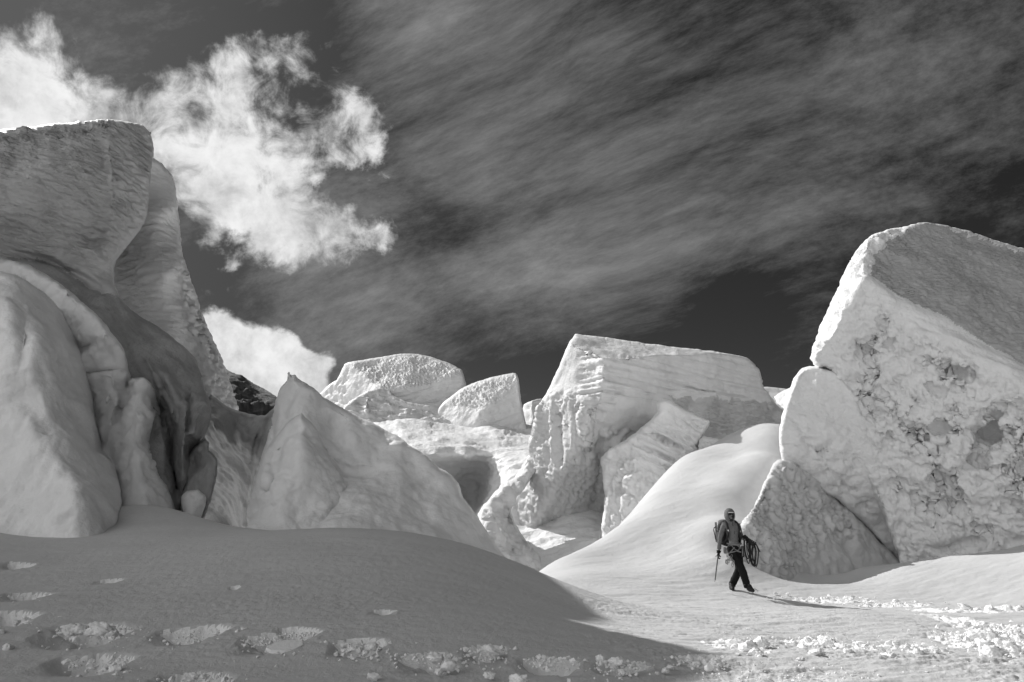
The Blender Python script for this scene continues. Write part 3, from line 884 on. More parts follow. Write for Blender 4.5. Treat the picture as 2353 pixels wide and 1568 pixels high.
    # pointed peak
    pk = relief('pointed_ice_peak', [(572, 1250), (567, 1190), (570, 1155), (580, 1112), (600, 1055), (615, 1000), (627, 950), (632, 920), (644, 891), (659, 874), (661, 858), (664, 854), (667, 858), (669, 862), (678, 860), (684, 866), (692, 872), (720, 890), (760, 922), (800, 945), (840, 965), (880, 985), (920, 1005), (950, 1028), (980, 1050),
                                (1010, 1076), (1040, 1092), (1054, 1110), (1066, 1142), (1085, 1168), (1100, 1193), (1116, 1216), (1136, 1246), (1160, 1278), (1185, 1310), (1100, 1350), (572, 1350)],
           [M_SMOOTH], 'pointed ice peak with a smaller fin before it, beside the dark cleft', 'serac',
           tps=[(665, 865, 18.6), (632, 930, 18.6), (650, 960, 17.9), (760, 930, 18.3), (700, 920, 17.9), (800, 985, 17.8), (850, 980, 18.1), (740, 980, 17.7), (780, 1060, 17.0), (860, 1060, 17.0), (950, 1040, 17.6), (1000, 1090, 17.2), (900, 1120, 16.2), (800, 1130, 15.9), (1050, 1130, 17.0), (980, 1180, 15.9), (1080, 1190, 16.6),
                (693, 970, 17.4), (660, 1000, 17.4), (625, 1040, 17.2), (730, 1020, 17.1), (690, 1060, 16.4), (640, 1080, 16.4), (740, 1090, 16.3), (690, 1150, 15.4), (600, 1100, 16.4), (585, 1150, 16.0), (640, 1180, 14.8), (800, 1200, 14.5), (1000, 1240, 14.7), (1130, 1260, 16.2), (600, 1230, 14.5), (800, 1270, 13.2), (700, 1300, 13)],
           steps=[([(735, 1060), (728, 1015), (708, 970), (693, 950), (660, 968), (628, 1010), (600, 1055)], 5, 40, -.0)],
           folds=[([(800, 1040), (770, 1010), (735, 940)], 18, .25), ([(725, 1000), (755, 1050), (800, 1085), (870, 1080)], 12, .30), ([(630, 950), (622, 1010), (604, 1060)], 7, .6), ([(585, 1110), (622, 1135), (650, 1060)], 8, .25), ([(650, 1000), (620, 1060), (630, 1110)], 9, .22), ([(840, 1010), (930, 1060), (1010, 1150)], 26, .15)],
           bumps=[(770, 970, 26, 26, 0, -.35), (655, 960, 16, 30, 20, -.2)],
           rnd=(14, .7), thick=3.5, wide=70, rough=1.6, disp=[(d_fbm(.75, 4), .17), (d_fbm(1.6, 3, (.8, .8, 1.2)), .04)])
    relief('fin', [(693, 949), (701, 957), (716, 970), (727, 984), (735, 1003), (742, 1025), (755, 1052), (785, 1090), (840, 1140), (880, 1200), (900, 1300), (590, 1300), (568, 1230), (569, 1180), (574, 1140), (586, 1100), (602, 1055), (618, 1022), (640, 996), (662, 972), (680, 956)],
           [M_SMOOTH], tps=[(693, 955, 16.4), (660, 985, 16.4), (720, 990, 16.5), (735, 1030, 16.4), (700, 1010, 16.1), (700, 1060, 15.6), (640, 1030, 16.0), (612, 1050, 16.4), (600, 1100, 15.6), (640, 1120, 15.1), (745, 1080, 15.7), (770, 1110, 15.8), (850, 1200, 16.2), (760, 1170, 15.0), (690, 1180, 14.7), (580, 1180, 15.4), (640, 1240, 13.6), (860, 1260, 15.4), (760, 1250, 14.0)],
           folds=[([(650, 1000), (625, 1060), (632, 1110)], 8, .18), ([(585, 1130), (620, 1130), (645, 1080)], 8, .2), ([(700, 965), (696, 1030), (694, 1090)], 14, -.10)], rnd=(16, .6), thick=1.5, wide=40, rough=1.4, disp=[(d_fbm(.75, 4), .16), (d_bil(1.4, 4, (.8, .8, 1.2)), .05)], parent=pk)


def build_middle():
    # dark mountainside far beyond
    mt = relief('mountain', [(-300, 430), (0, 520), (200, 620), (440, 772), (500, 826), (520, 842), (560, 868), (590, 888), (612, 898), (632, 912), (660, 935), (760, 1030), (760, 1100), (440, 1100), (-300, 1100)],
                [M_MOUNTAIN], 'dark distant mountainside with rock bands and thin snow', None, planes=[[(520, 842, 330), (632, 912, 300), (560, 1000, 240)]], step=2.0, rnd=(6, 8), thick=60, wide=60,
                rough=1.0, disp=[(d_fbm(.02, 5, (1, 1, 1)), 7), (d_bil(.09, 4), 3.0, [(545, 890), (560, 885), (640, 960), (600, 970), (530, 930)], 8)], kind='structure')
    # far serac with the stippled top
    relief('domed_serac', [(734, 906), (746, 894), (758, 883), (773, 874), (783, 857), (791, 837, 1), (803, 832), (833, 828), (886, 818), (931, 812.5), (961, 813.5), (991, 820), (1021, 831), (1045, 841), (1061, 850), (1066, 866), (1071, 888), (1060, 930), (1000, 990), (780, 990), (745, 925)],
           [M_FAR, M_FARRIP], 'far domed serac with stippled grey top and bright cut edge', 'serac',
           planes=[[(793, 836, 66), (893, 902, 60), (1045, 868, 61.0)],          # top
                   [(893, 903, 60), (1046, 869, 61.0), (1000, 950, 60.5)],       # lower right cut
                   [(800, 840, 65.5), (880, 895, 60.2), (800, 925, 63.0)],       # left cut
                   [(760, 885, 68), (795, 850, 66.4), (760, 920, 67.0)]], soft=.25, step=1.8, rnd=(4, .8), thick=9, wide=50, rough=.8,
           disp=[(d_fbm(.35, 4), .22), (d_bil(3.6, 3), .10, [(800, 834), (900, 820), (961, 812), (1062, 850), (1040, 870), (893, 903), (850, 870)], 5), (d_strata((-.22, -.3, 1), 1.1), .22, [(893, 903), (1046, 869), (1075, 880), (1000, 960), (900, 930)], 4), (d_fbm(1.2, 4), .22, [(780, 850), (800, 835), (800, 930), (735, 920)], 4)],
           region_mats=[(1, [(797, 834), (900, 815), (961, 810), (1062, 848), (1044, 868), (893, 901), (850, 868)])])
    relief('snow_mound', [(786, 942), (800, 925), (822, 910), (845, 897), (862, 891.5), (880, 891), (895, 896), (910, 911), (935, 922), (961, 926), (990, 925), (1006, 923), (1030, 912), (1045, 925), (1050, 960), (1020, 1000), (800, 1000), (790, 960)],
           [M_FAR], 'low wind-scoured snow mound before the far domed serac', 'snow mound',
           planes=[[(860, 893, 59), (790, 940, 55.5), (900, 950, 55.5)], [(860, 892, 59), (960, 926, 57.5), (940, 950, 55)], [(1006, 925, 58), (960, 927, 57.3), (1020, 965, 55)]], soft=.5, step=1.8, rnd=(5, .7), thick=5, wide=30, rough=.5,
           folds=[([(845, 915), (841, 935), (845, 952)], 3, -.35), ([(880, 905), (905, 925), (960, 940)], 4, .3)],
           disp=[(d_bil(.6, 4, (.5, 1, 2)), .35), (d_strata((.3, 0, 1), 1.2), .14)])
    relief('wedge_serac', [(1006, 940), (1018, 925), (1038, 910), (1060, 893), (1085, 882), (1115, 872), (1150, 863), (1178, 858), (1186, 859), (1191, 870), (1195, 900), (1200, 935), (1206, 965), (1212, 1000), (1000, 1000)],
           [M_FAR, M_FARRIP], 'far wedge-shaped serac with layered bright side, right of the dome', 'serac',
           planes=[[(1022, 928, 57), (1110, 948, 53.5), (1185, 870, 55)], [(1110, 948, 53.5), (1192, 890, 54.6), (1150, 970, 53.6)], [(1020, 930, 57), (1105, 948, 53.6), (1030, 965, 55.6)]], soft=.15, step=1.8, rnd=(4, .7), thick=6, wide=40, rough=.6,
           disp=[(d_fbm(.4, 4), .15), (d_bil(3.6, 3), .10, [(1025, 926), (1090, 878), (1186, 858), (1190, 885), (1105, 944)], 4), (d_strata((-.45, .2, 1), 1.2, 4, .05), .16, [(1105, 945), (1192, 885), (1212, 980), (1100, 980)], 4)],
           region_mats=[(1, [(1022, 928), (1090, 876), (1188, 856), (1191, 884), (1106, 944)])])
    relief('small_ice_block', [(1198, 985), (1204, 930), (1222, 920), (1243, 916), (1260, 925), (1270, 985), (1230, 1000)], [M_FAR], 'small bright ice block half hidden behind the central serac', 'ice block',
           planes=[[(1205, 930, 62), (1222, 922, 60), (1210, 985, 60.5)], [(1222, 922, 60), (1245, 917, 61), (1240, 985, 59.5)]], soft=.2, step=1.8, rnd=(4, .5), thick=3, wide=20, rough=.8, disp=[(d_fbm(.8, 4), .2)])
    # snow terrace under them
    relief('snow_terrace', [(780, 965), (815, 956), (860, 953), (900, 951.5), (926, 948), (950, 954), (975, 964), (1020, 966), (1100, 968), (1180, 972), (1232, 979), (1330, 990), (1400, 1100), (1330, 1330), (1000, 1330), (780, 1050)],
           [M_TERRACE], 'bright wind-ribbed snow terrace below the far seracs', None,
           tps=[(800, 960, 58), (926, 949, 58), (1050, 968, 57), (1200, 975, 56), (1320, 990, 55), (850, 985, 52), (1000, 1000, 48), (1150, 1010, 47), (1280, 1040, 44), (950, 1030, 42.5), (1000, 1042, 41), (1070, 1048, 41.5), (1140, 1050, 42.5), (1190, 1055, 41.5), (1240, 1070, 40),
                (1000, 1072, 43.5), (1060, 1080, 45.5), (1112, 1080, 45.5), (1060, 1130, 47), (1095, 1160, 46.5), (1110, 1120, 45.8), (1128, 1112, 41.5), (1150, 1100, 40), (1190, 1085, 39.5), (1125, 1150, 40.2), (1110, 1175, 40.6), (1160, 1140, 38), (1200, 1200, 36), (1100, 1250, 36), (850, 1050, 42)],
           sm=.002, step=2.4, rnd=(4, .5), thick=6, wide=40, disp=[(d_fbm(.25, 4), .3), (d_bil(.8, 4, (.4, 1.2, 2.2)), .10)], kind='structure')


def build_central():
    relief('layered_serac', [(1322, 768, 1), (1312, 783), (1298, 808), (1284, 842), (1264, 888), (1248, 918), (1240, 932), (1234, 950), (1228, 972), (1222, 997), (1217, 1013), (1217, 1047), (1208, 1062), (1181, 1103), (1165, 1130), (1158, 1160), (1165, 1200), (1200, 1250), (1240, 1292), (1262, 1320), (1500, 1330),
                             (1800, 1200), (1900, 1100), (1850, 985), (1800, 945), (1786, 931), (1768, 906), (1754, 885), (1750, 868), (1744, 848), (1728, 831), (1715, 822), (1690, 815), (1600, 803.5), (1500, 791), (1400, 777.5)],
           [M_HONEY, M_SERAC, M_PIT, M_COMBED], 'big central serac with layered upper wall and pocked left face', 'serac',
           planes=[[(1240, 935, 36.0), (1388, 850, 30.9), (1380, 1250, 29.4)],     # left face, raked by the sun
                   [(1392, 850, 30.9), (1745, 862, 32.6), (1400, 905, 30.75)],     # layered wall
                   [(1395, 905, 30.75), (1745, 890, 32.7), (1560, 1010, 33.6)],    # undercut
                   [(1390, 823, 30.9), (1742, 846, 32.7), (1330, 772, 37.0)],      # top
                   [(1388, 900, 30.8), (1380, 1250, 29.4), (1510, 1130, 31.8)]], soft=.10, step=2.6, rnd=(7, .6), thick=8, wide=110, rough=1.2,
           bumps=[(1310, 1010, 12, 60, 8, .35), (1250, 960, 20, 30, 0, .35), (1345, 960, 10, 50, 6, .25), (1395, 1190, 16, 45, 12, .4)],
           folds=[([(1385, 880), (1390, 905), (1500, 905), (1600, 893), (1740, 905)], 4, .12), ([(1385, 1000), (1372, 1080), (1360, 1180)], 9, .3)],
           disp=[(d_fbm(.35, 4), .22), (d_strata((.06, 0, 1), 2.2, 5, .06), .30, [(1330, 800), (1392, 815), (1745, 835), (1790, 910), (1560, 912), (1440, 905), (1380, 960), (1330, 950)], 10),
                 (d_cell(3.6, (1, 1, .5)), .15, [(1240, 900), (1320, 900), (1375, 960), (1385, 1250), (1240, 1320), (1150, 1150)], 20), (d_fbm(1.1, 4, (1, 1, .22)), .36, [(1225, 930), (1290, 900), (1380, 940), (1385, 1060), (1210, 1060)], 20),
                 (d_bil(1.3, 4), .30, [(1390, 980), (1500, 1000), (1480, 1150), (1390, 1260)], 15), (d_bil(.9, 3, (.4, .4, 2.2)), .10, [(1560, 915), (1790, 915), (1850, 1000), (1620, 1020)], 10)],
           region_mats=[(1, [(1320, 760), (1392, 815), (1745, 840), (1800, 925), (1540, 912), (1440, 1010), (1380, 1000), (1330, 900)]), (1, [(1310, 760), (1760, 800), (1750, 845), (1390, 822), (1320, 772)]), (3, [(1540, 912), (1800, 925), (1900, 1000), (1600, 1030)]), (2, [(1388, 990), (1500, 990), (1480, 1170), (1385, 1260)])])
    relief('broken_ice_slab', [(1508, 927), (1520, 915), (1534, 917), (1550, 927), (1570, 940), (1600, 954), (1628, 964), (1636, 974), (1622, 994), (1612, 1006), (1604, 1025), (1640, 1060), (1600, 1120), (1540, 1180), (1470, 1200), (1395, 1270), (1388, 1140), (1382, 1050), (1400, 1030), (1440, 1010), (1470, 985), (1500, 962), (1512, 945)],
           [M_PIT], 'broken layered ice slab leaning against the central serac', 'ice slab',
           tps=[(1515, 925, 30.2), (1570, 940, 30.3), (1632, 970, 30.7), (1500, 970, 29.9), (1470, 1000, 29.8), (1540, 990, 29.5), (1600, 1020, 29.9), (1430, 1030, 30.0), (1395, 1050, 30.6), (1390, 1120, 30.5), (1388, 1200, 30.2), (1440, 1090, 29.5), (1500, 1050, 29.2), (1560, 1070, 29.1), (1440, 1170, 29.3), (1500, 1150, 28.8), (1420, 1240, 29.2), (1600, 1120, 29.0)],
           rnd=(10, .5), thick=2.2, wide=45, rough=2.0,
           folds=[([(1490, 1000), (1540, 1020), (1590, 1050)], 5, .25), ([(1470, 1025), (1530, 1050), (1570, 1075)], 4, .2), ([(1400, 1060), (1430, 1110), (1405, 1200)], 12, .35)],
           disp=[(d_fbm(.6, 4), .18), (d_bil(1.8, 3), .05), (d_bil(1.3, 4), .28, [(1380, 1020), (1440, 1030), (1500, 1100), (1480, 1200), (1380, 1280)], 20), (d_strata((.55, .1, 1), 1.7, 4, .06), .45, [(1440, 1010), (1520, 960), (1640, 970), (1620, 1060), (1500, 1120)], 12)])
    relief('fractured_ice_ledge', [(1136, 1134), (1150, 1116), (1166, 1108), (1184, 1101), (1196, 1090), (1215, 1060), (1228, 1080), (1200, 1130), (1180, 1150), (1176, 1180), (1190, 1215), (1220, 1255), (1248, 1295), (1240, 1320), (1180, 1320), (1130, 1262), (1108, 1215), (1099, 1185), (1107, 1168), (1121, 1149)],
           [M_SERAC], 'fractured ice ledge at the left foot of the central serac', 'ice ledge',
           tps=[(1110, 1170, 32), (1140, 1135, 32.4), (1200, 1095, 33.5), (1105, 1190, 31.2), (1135, 1160, 31.0), (1160, 1150, 31.4), (1160, 1190, 32.2), (1120, 1210, 29.6), (1150, 1230, 29.6), (1180, 1215, 32), (1160, 1260, 28.8), (1190, 1260, 30.2), (1200, 1290, 28.4), (1240, 1300, 29)],
           folds=[([(1160, 1160), (1170, 1200), (1200, 1245), (1238, 1290)], 6, .5), ([(1105, 1195), (1130, 1192), (1150, 1215)], 4, .3)],
           step=2.4, rnd=(6, .4), thick=2.5, wide=30, rough=2.0, disp=[(d_bil(.9, 4), .25), (d_fbm(2.2, 3), .08)])
    relief('small_snow_block', [(1605, 1030), (1606, 1012), (1613, 1003), (1630, 1004), (1655, 1009), (1680, 1014), (1700, 1030), (1700, 1060), (1605, 1060)], [M_SERAC], 'small sunlit snow block perched at the top of the snow ramp', 'snow block',
           planes=[[(1607, 1010, 29.6), (1680, 1012, 29.8), (1650, 1030, 28.9)]], step=2.0, rnd=(6, .4), thick=1.5, wide=20, rough=1.5, disp=[(d_bil(1.6, 4), .15)])
    relief('far_snow_ridge', [(1740, 893), (1752, 889), (1780, 890.5), (1822, 896), (1860, 905), (1860, 1000), (1740, 1000)], [M_FAR], 'low far snow ridge seen between the two great seracs', 'snow ridge',
           planes=[[(1752, 889, 95), (1822, 896, 95), (1780, 940, 82)]], step=2.0, rnd=(4, 1), thick=12, wide=30, disp=[(d_fbm(.15, 4), .5)])
    relief('tilted_ice_block', [(1776, 913), (1795, 902), (1815, 892), (1822, 870), (1832, 860), (1850, 880), (1850, 980), (1800, 940)], [M_FAR], 'tilted ice block in the gap left of the right-hand serac', 'ice block',
           planes=[[(1778, 913, 46), (1820, 890, 45), (1815, 940, 43)]], step=2.0, rnd=(5, .6), thick=4, wide=25, rough=1.6, disp=[(d_bil(.8, 4), .25)])


def build_right():
    relief('pocked_ice_wall', [(1789, 1060), (1830, 1085), (1900, 1128), (1960, 1178), (2010, 1235), (2075, 1300), (2080, 1340), (1720, 1340), (1690, 1230), (1700, 1215), (1740, 1148)],
           [M_HONEYD], 'melt-pocked ice wall in the hollow under the right-hand serac', 'serac',
           planes=[[(1790, 1065, 19.6), (1712, 1215, 17.5), (1960, 1295, 18.9)], [(1840, 1090, 20.6), (2050, 1290, 20.2), (1880, 1200, 19.4)]], soft=.15,
           folds=[([(1880, 1170), (1960, 1230), (2010, 1290)], 14, -.3)], step=2.6, rnd=(6, .3), thick=3, wide=60, rough=1.5, disp=[(d_fbm(.5, 4), .25), (d_cell(4.2, (1, 1, .75)), .13, [(1700, 1150), (1790, 1060), (1960, 1170), (2030, 1240), (1900, 1240), (1830, 1330), (1700, 1330)], 20), (d_fbm(1.6, 4), .08)])
    relief('ice_flank', [(1829, 862), (1842, 846), (1880, 840), (1925, 858), (1960, 900), (2000, 1000), (2040, 1130), (2075, 1300), (2060, 1290), (2010, 1232), (1960, 1185), (1925, 1152), (1880, 1128), (1846, 1105), (1815, 1078), (1798, 1058), (1790, 1020), (1791, 990), (1796, 958), (1808, 915), (1819, 885)],
           [M_PIT], 'smooth undercut flank of ice behind the edge of the right-hand serac', 'serac',
           tps=[(1830, 870, 24.6), (1900, 870, 24.1), (1800, 960, 24.2), (1880, 960, 23.8), (1940, 960, 23.6), (1795, 1040, 24.0), (1860, 1040, 23.6), (1960, 1060, 23.4), (1830, 1090, 24.2), (1900, 1120, 23.7), (1980, 1130, 23.6), (1960, 1180, 24.2), (2060, 1280, 24.2)],
           bumps=[(1925, 1085, 30, 12, 25, .15), (1940, 1150, 30, 10, 30, .15)], rnd=(9, .45), thick=3, wide=60, rough=1.2, step=2.8, dscale=.86,
           disp=[(d_fbm(.5, 4), .14), (d_bil(1.2, 3), .07), (d_hollow(1.4, .08), .55, [(1850, 1010), (1960, 1040), (2010, 1180), (1920, 1150)], 15)])
    relief('overhanging_serac', [(1925, 662), (1945, 621), (1960, 590), (1976, 564), (1992, 547), (2018, 535), (2040, 528), (2060, 526), (2085, 521), (2110, 512), (2124, 510, 1), (2160, 516), (2205, 527), (2260, 544), (2310, 559), (2353, 572), (2440, 600), (2800, 730), (2800, 1380), (2075, 1380), (2068, 1290), (2060, 1268), (2044, 1230), (2030, 1190),
                                 (2002, 1130), (1976, 1070), (1957, 1010), (1946, 960), (1936, 930), (1932, 905), (1922, 880), (1920, 862), (1905, 852), (1893, 846), (1880, 850), (1868, 838), (1862, 824), (1866, 800), (1876, 772), (1890, 735), (1905, 703)],
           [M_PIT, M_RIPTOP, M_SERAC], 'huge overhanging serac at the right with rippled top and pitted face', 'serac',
           planes=[[(1985, 640, 23.6), (2353, 868, 21.2), (2070, 1290, 22.6)],      # face
                   [(1990, 634, 23.6), (2353, 838, 21.6), (2124, 514, 28.6)],        # top
                   [(1990, 560, 25.6), (1985, 640, 23.6), (1870, 820, 24.4)],       # sunlit left edge
                   [(1985, 640, 23.6), (2353, 868, 21.3), (2353, 838, 21.8)]],      # rounded band
           soft=.12, step=2.8, dscale=.86, rnd=(10, .8), thick=9, wide=120, rough=1.8,
           bumps=[(2270, 1010, 36, 50, 35, -.8), (2240, 1060, 30, 20, 0, -.35), (2330, 1050, 40, 22, -20, .5), (2300, 950, 34, 18, 0, -.3), (2040, 790, 12, 12, 0, -.3), (2160, 990, 16, 18, 0, -.3), (2230, 860, 18, 14, 0, -.3), (2150, 900, 20, 12, 0, -.22), (2345, 1160, 40, 18, 0, -.25), (2210, 1250, 60, 10, -8, -.2)],
           disp=[(d_fbm(.4, 4), .20), (d_bil(1.2, 3), .15, [(1985, 665), (2180, 790), (2353, 900), (2830, 950), (2830, 1330), (2080, 1330), (1960, 1000), (1880, 840)], 20), (d_hollow(1.0, .0), .62, [(1985, 690), (2180, 810), (2353, 925), (2830, 960), (2830, 1300), (2200, 1250), (2060, 1120), (1930, 860)], 30), (d_hollow(2.4, .05, (1, 1, 1), 40), .14, [(1985, 680), (2180, 800), (2353, 915), (2830, 960), (2830, 1300), (2080, 1300), (1960, 1000), (1900, 860)], 20),
                 (d_pits(.8, .5, 40), .14, [(2150, 900), (2353, 930), (2830, 960), (2830, 1200), (2250, 1150)], 30),
                 (d_bil(3.2, 3), .06, [(1985, 665), (2353, 900), (2830, 950), (2830, 1330), (2080, 1330), (1880, 840)], 15), (d_strata((.55, -.1, 1), 2.2, 4, .04), .09, [(1985, 640), (2353, 838), (2353, 905), (1990, 672)], 6), (d_bil(1.6, 4), .20, [(1985, 545), (2120, 508), (2090, 540), (2010, 580), (1985, 640), (1870, 830), (1850, 820), (1930, 650)], 6),
                 (d_bil(4.5, 3, (.7, .9, 1)), .05, [(2000, 590), (2124, 512), (2830, 600), (2830, 880), (2353, 835), (1995, 632)], 8)],
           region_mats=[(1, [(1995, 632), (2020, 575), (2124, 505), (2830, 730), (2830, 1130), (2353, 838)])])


def mountain_mat():
    m, T, p = new_mat('dark_rock_and_snow')
    geo = T.node('ShaderNodeNewGeometry'); pos = geo.outputs['Position']
    mp = T.node('ShaderNodeMapping'); T.l.new(pos, mp.inputs[0]); mp.inputs['Scale'].default_value = (1, 1, 2.2); mp.inputs['Rotation'].default_value = (0, -.5, 0)
    f = T.noise(mp.outputs[0], .045, 8, .6, .8)
    c = T.ramp(f, 0.50, 0.70, 0.06, 0.26)  # rock and snow tones, both lowered to carry the slope's shade
    cc = T.node('ShaderNodeCombineColor')
    for i in range(3): T.l.new(c, cc.inputs[i])
    T.l.new(cc.outputs[0], p.inputs['Base Color'])
    T.l.new(bump(T, T.noise(pos, .2, 8, .65), 3.0), p.inputs['Normal'])
    p.inputs['Roughness'].default_value = 0.9
    return m


M_MOUNTAIN = mountain_mat()
M_TERRACE = snow_mat('terrace_snow', 0.80, ((1.5, 0.06), (6.0, 0.02)), ripple=(1.2, 0.12, (0.4, 1.6, 1.8)), var=0.02)
M_RIPTOP = snow_mat('rippled_top_snow', 0.48, ((7.0, 0.03),), ripple=(5.5, 0.20, (0.6, 1.0, 1.6), (0.3, 0.2, 0.5)), var=0.02)  # darker than the face: the dim grazing light is put into the colour
build_left()
build_middle()
build_central()
build_right()


# ------------------------------------------------------------------ broken snow lying about
def chunk_mesh(name, seed, n=4, jag=.35):
    bm = bmesh.new()
    bmesh.ops.create_icosphere(bm, subdivisions=n, radius=1.0)
    co = np.array([v.co[:] for v in bm.verts])
    r = np.random.default_rng(seed)
    # cut by a few random planes for broken faces, then crumble
    for k in range(7):
        nrm = r.normal(size=3); nrm /= np.linalg.norm(nrm); h = r.uniform(.45, .85)
        d = co @ nrm - h
        co = co - np.maximum(d, 0)[:, None] * nrm * .9
    co = co * (1 + .22 * fbm(co * 1.5 + seed * 7.1, 3)[:, None] + .20 * billow(co * 2.6 + seed * 3.3, 4, .6)[:, None])
    co[:, 2] *= .75
    for v, c in zip(bm.verts, co): v.co = c
    for f in bm.faces: f.smooth = True
    me = bpy.data.meshes.new(name)
    bm.to_mesh(me); bm.free()
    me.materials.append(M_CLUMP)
    return me


CHUNKS = [chunk_mesh('snow_chunk', k) for k in range(9)]
CLUMPS = [
    ('white snow chunks in the shade at the far left of the footprint line', 'snow chunk below the leftmost footprints in the shade', [(40, 1430, 9), (0, 1456, 11), (15, 1488, 11), (47, 1545, 10), (92, 1451, 4)]),
    ('white snow chunks in the second near footprint', 'white snow chunk packed in the big broken footprint', [(160, 1451, 19), (187, 1448, 17), (230, 1450, 22), (257, 1460, 12), (140, 1456, 8), (208, 1455, 12)]),
    ('white snow chunks in the lowest footprint', 'snow chunk lying in the lowest left footprint', [(267, 1540, 13), (240, 1538, 9), (180, 1530, 6), (290, 1546, 6), (212, 1536, 6)]),
    ('small snow chunks near the plate of crust', 'small snow chunk beside the shaded footprints left of centre', [(498, 1456, 6), (470, 1556, 9), (450, 1556, 9), (635, 1531, 4), (520, 1560, 6)]),
    ('snow chunks heaped in the middle footprint', 'snow chunk heaped below the middle shaded footprint', [(819, 1490, 14), (851, 1486, 14), (839, 1502, 8), (802, 1493, 8), (870, 1491, 6), (859, 1556, 12)]),
    ('rounded snow blocks at the centre of the near slope', 'rounded snow block at the bottom centre in the shade', [(999, 1514, 17), (1035, 1532, 18), (1007, 1545, 11), (1125, 1552, 11), (1191, 1562, 20), (1307, 1564, 6)]),
    ('snow chunks right of centre in the shade', 'snow chunk in the shaded footprint right of centre', [(1131, 1497, 15), (1150, 1500, 8), (1419, 1524, 16), (1451, 1531, 9), (1429, 1545, 8), (1379, 1514, 13)]),
    ('snow chunks at the edge of the shadow', 'snow chunk lying just inside the shadow edge', [(1529, 1541, 9), (1543, 1533, 8), (1510, 1548, 5)]),
    ('sunlit snow chunks by the shadow edge', 'sunlit snow chunk just outside the shadow edge', [(1747, 1480, 17), (1725, 1494, 19), (1736, 1503, 12), (1705, 1486, 12), (1690, 1490, 9), (1640, 1522, 14), (1615, 1518, 13), (1600, 1524, 9), (1655, 1530, 8)]),
    ('sunlit snow chunks along the near track', 'sunlit snow chunk along the near trampled track', [(1831, 1480, 8), (1845, 1488, 10), (1885, 1502, 9), (1870, 1501, 14), (1856, 1472, 9), (1912, 1472, 8), (1939, 1486, 10), (1899, 1478, 15), (1949, 1501, 12), (1880, 1486, 7), (1925, 1496, 8), (1840, 1516, 8)]),
    ('sunlit snow chunks right of the near track', 'sunlit snow chunk in the rubble between the two tracks', [(2064, 1483, 16), (2045, 1481, 9), (2021, 1491, 10), (2043, 1508, 12), (2109, 1499, 10), (2149, 1498, 9), (2021, 1519, 6), (2151, 1536, 7), (2080, 1490, 9), (2000, 1488, 7), (2125, 1497, 8)]),
    ('big snow chunks in the churned pit at the right edge', 'snow chunk in the churned pit at the right edge', [(2224, 1435, 10), (2253, 1459, 20), (2275, 1464, 15), (2264, 1488, 22), (2280, 1501, 18), (2312, 1467, 9), (2325, 1488, 16), (2240, 1445, 9), (2300, 1478, 12), (2345, 1470, 12), (2235, 1482, 8), (2260, 1438, 8), (2335, 1506, 10), (2205, 1468, 8)]),
    ('snow chunks on the far track behind the slope crest', 'small snow chunk on the far track right of the climber', [(2347, 1400, 10), (2315, 1395, 8), (2219, 1397, 12), (2275, 1400, 11), (1957, 1377, 5), (2058, 1381, 6), (1781, 1364, 4), (1811, 1366, 4), (2176, 1399, 4), (2021, 1391, 4), (2245, 1402, 7), (2295, 1404, 8), (2105, 1386, 5), (1995, 1379, 4)]),
    ('lone snow chunks on the open sunny snow', 'lone small snow chunk on the open sunlit snow', [(2137, 1455, 5), (2141, 1466, 6), (2090, 1450, 5)]),
]


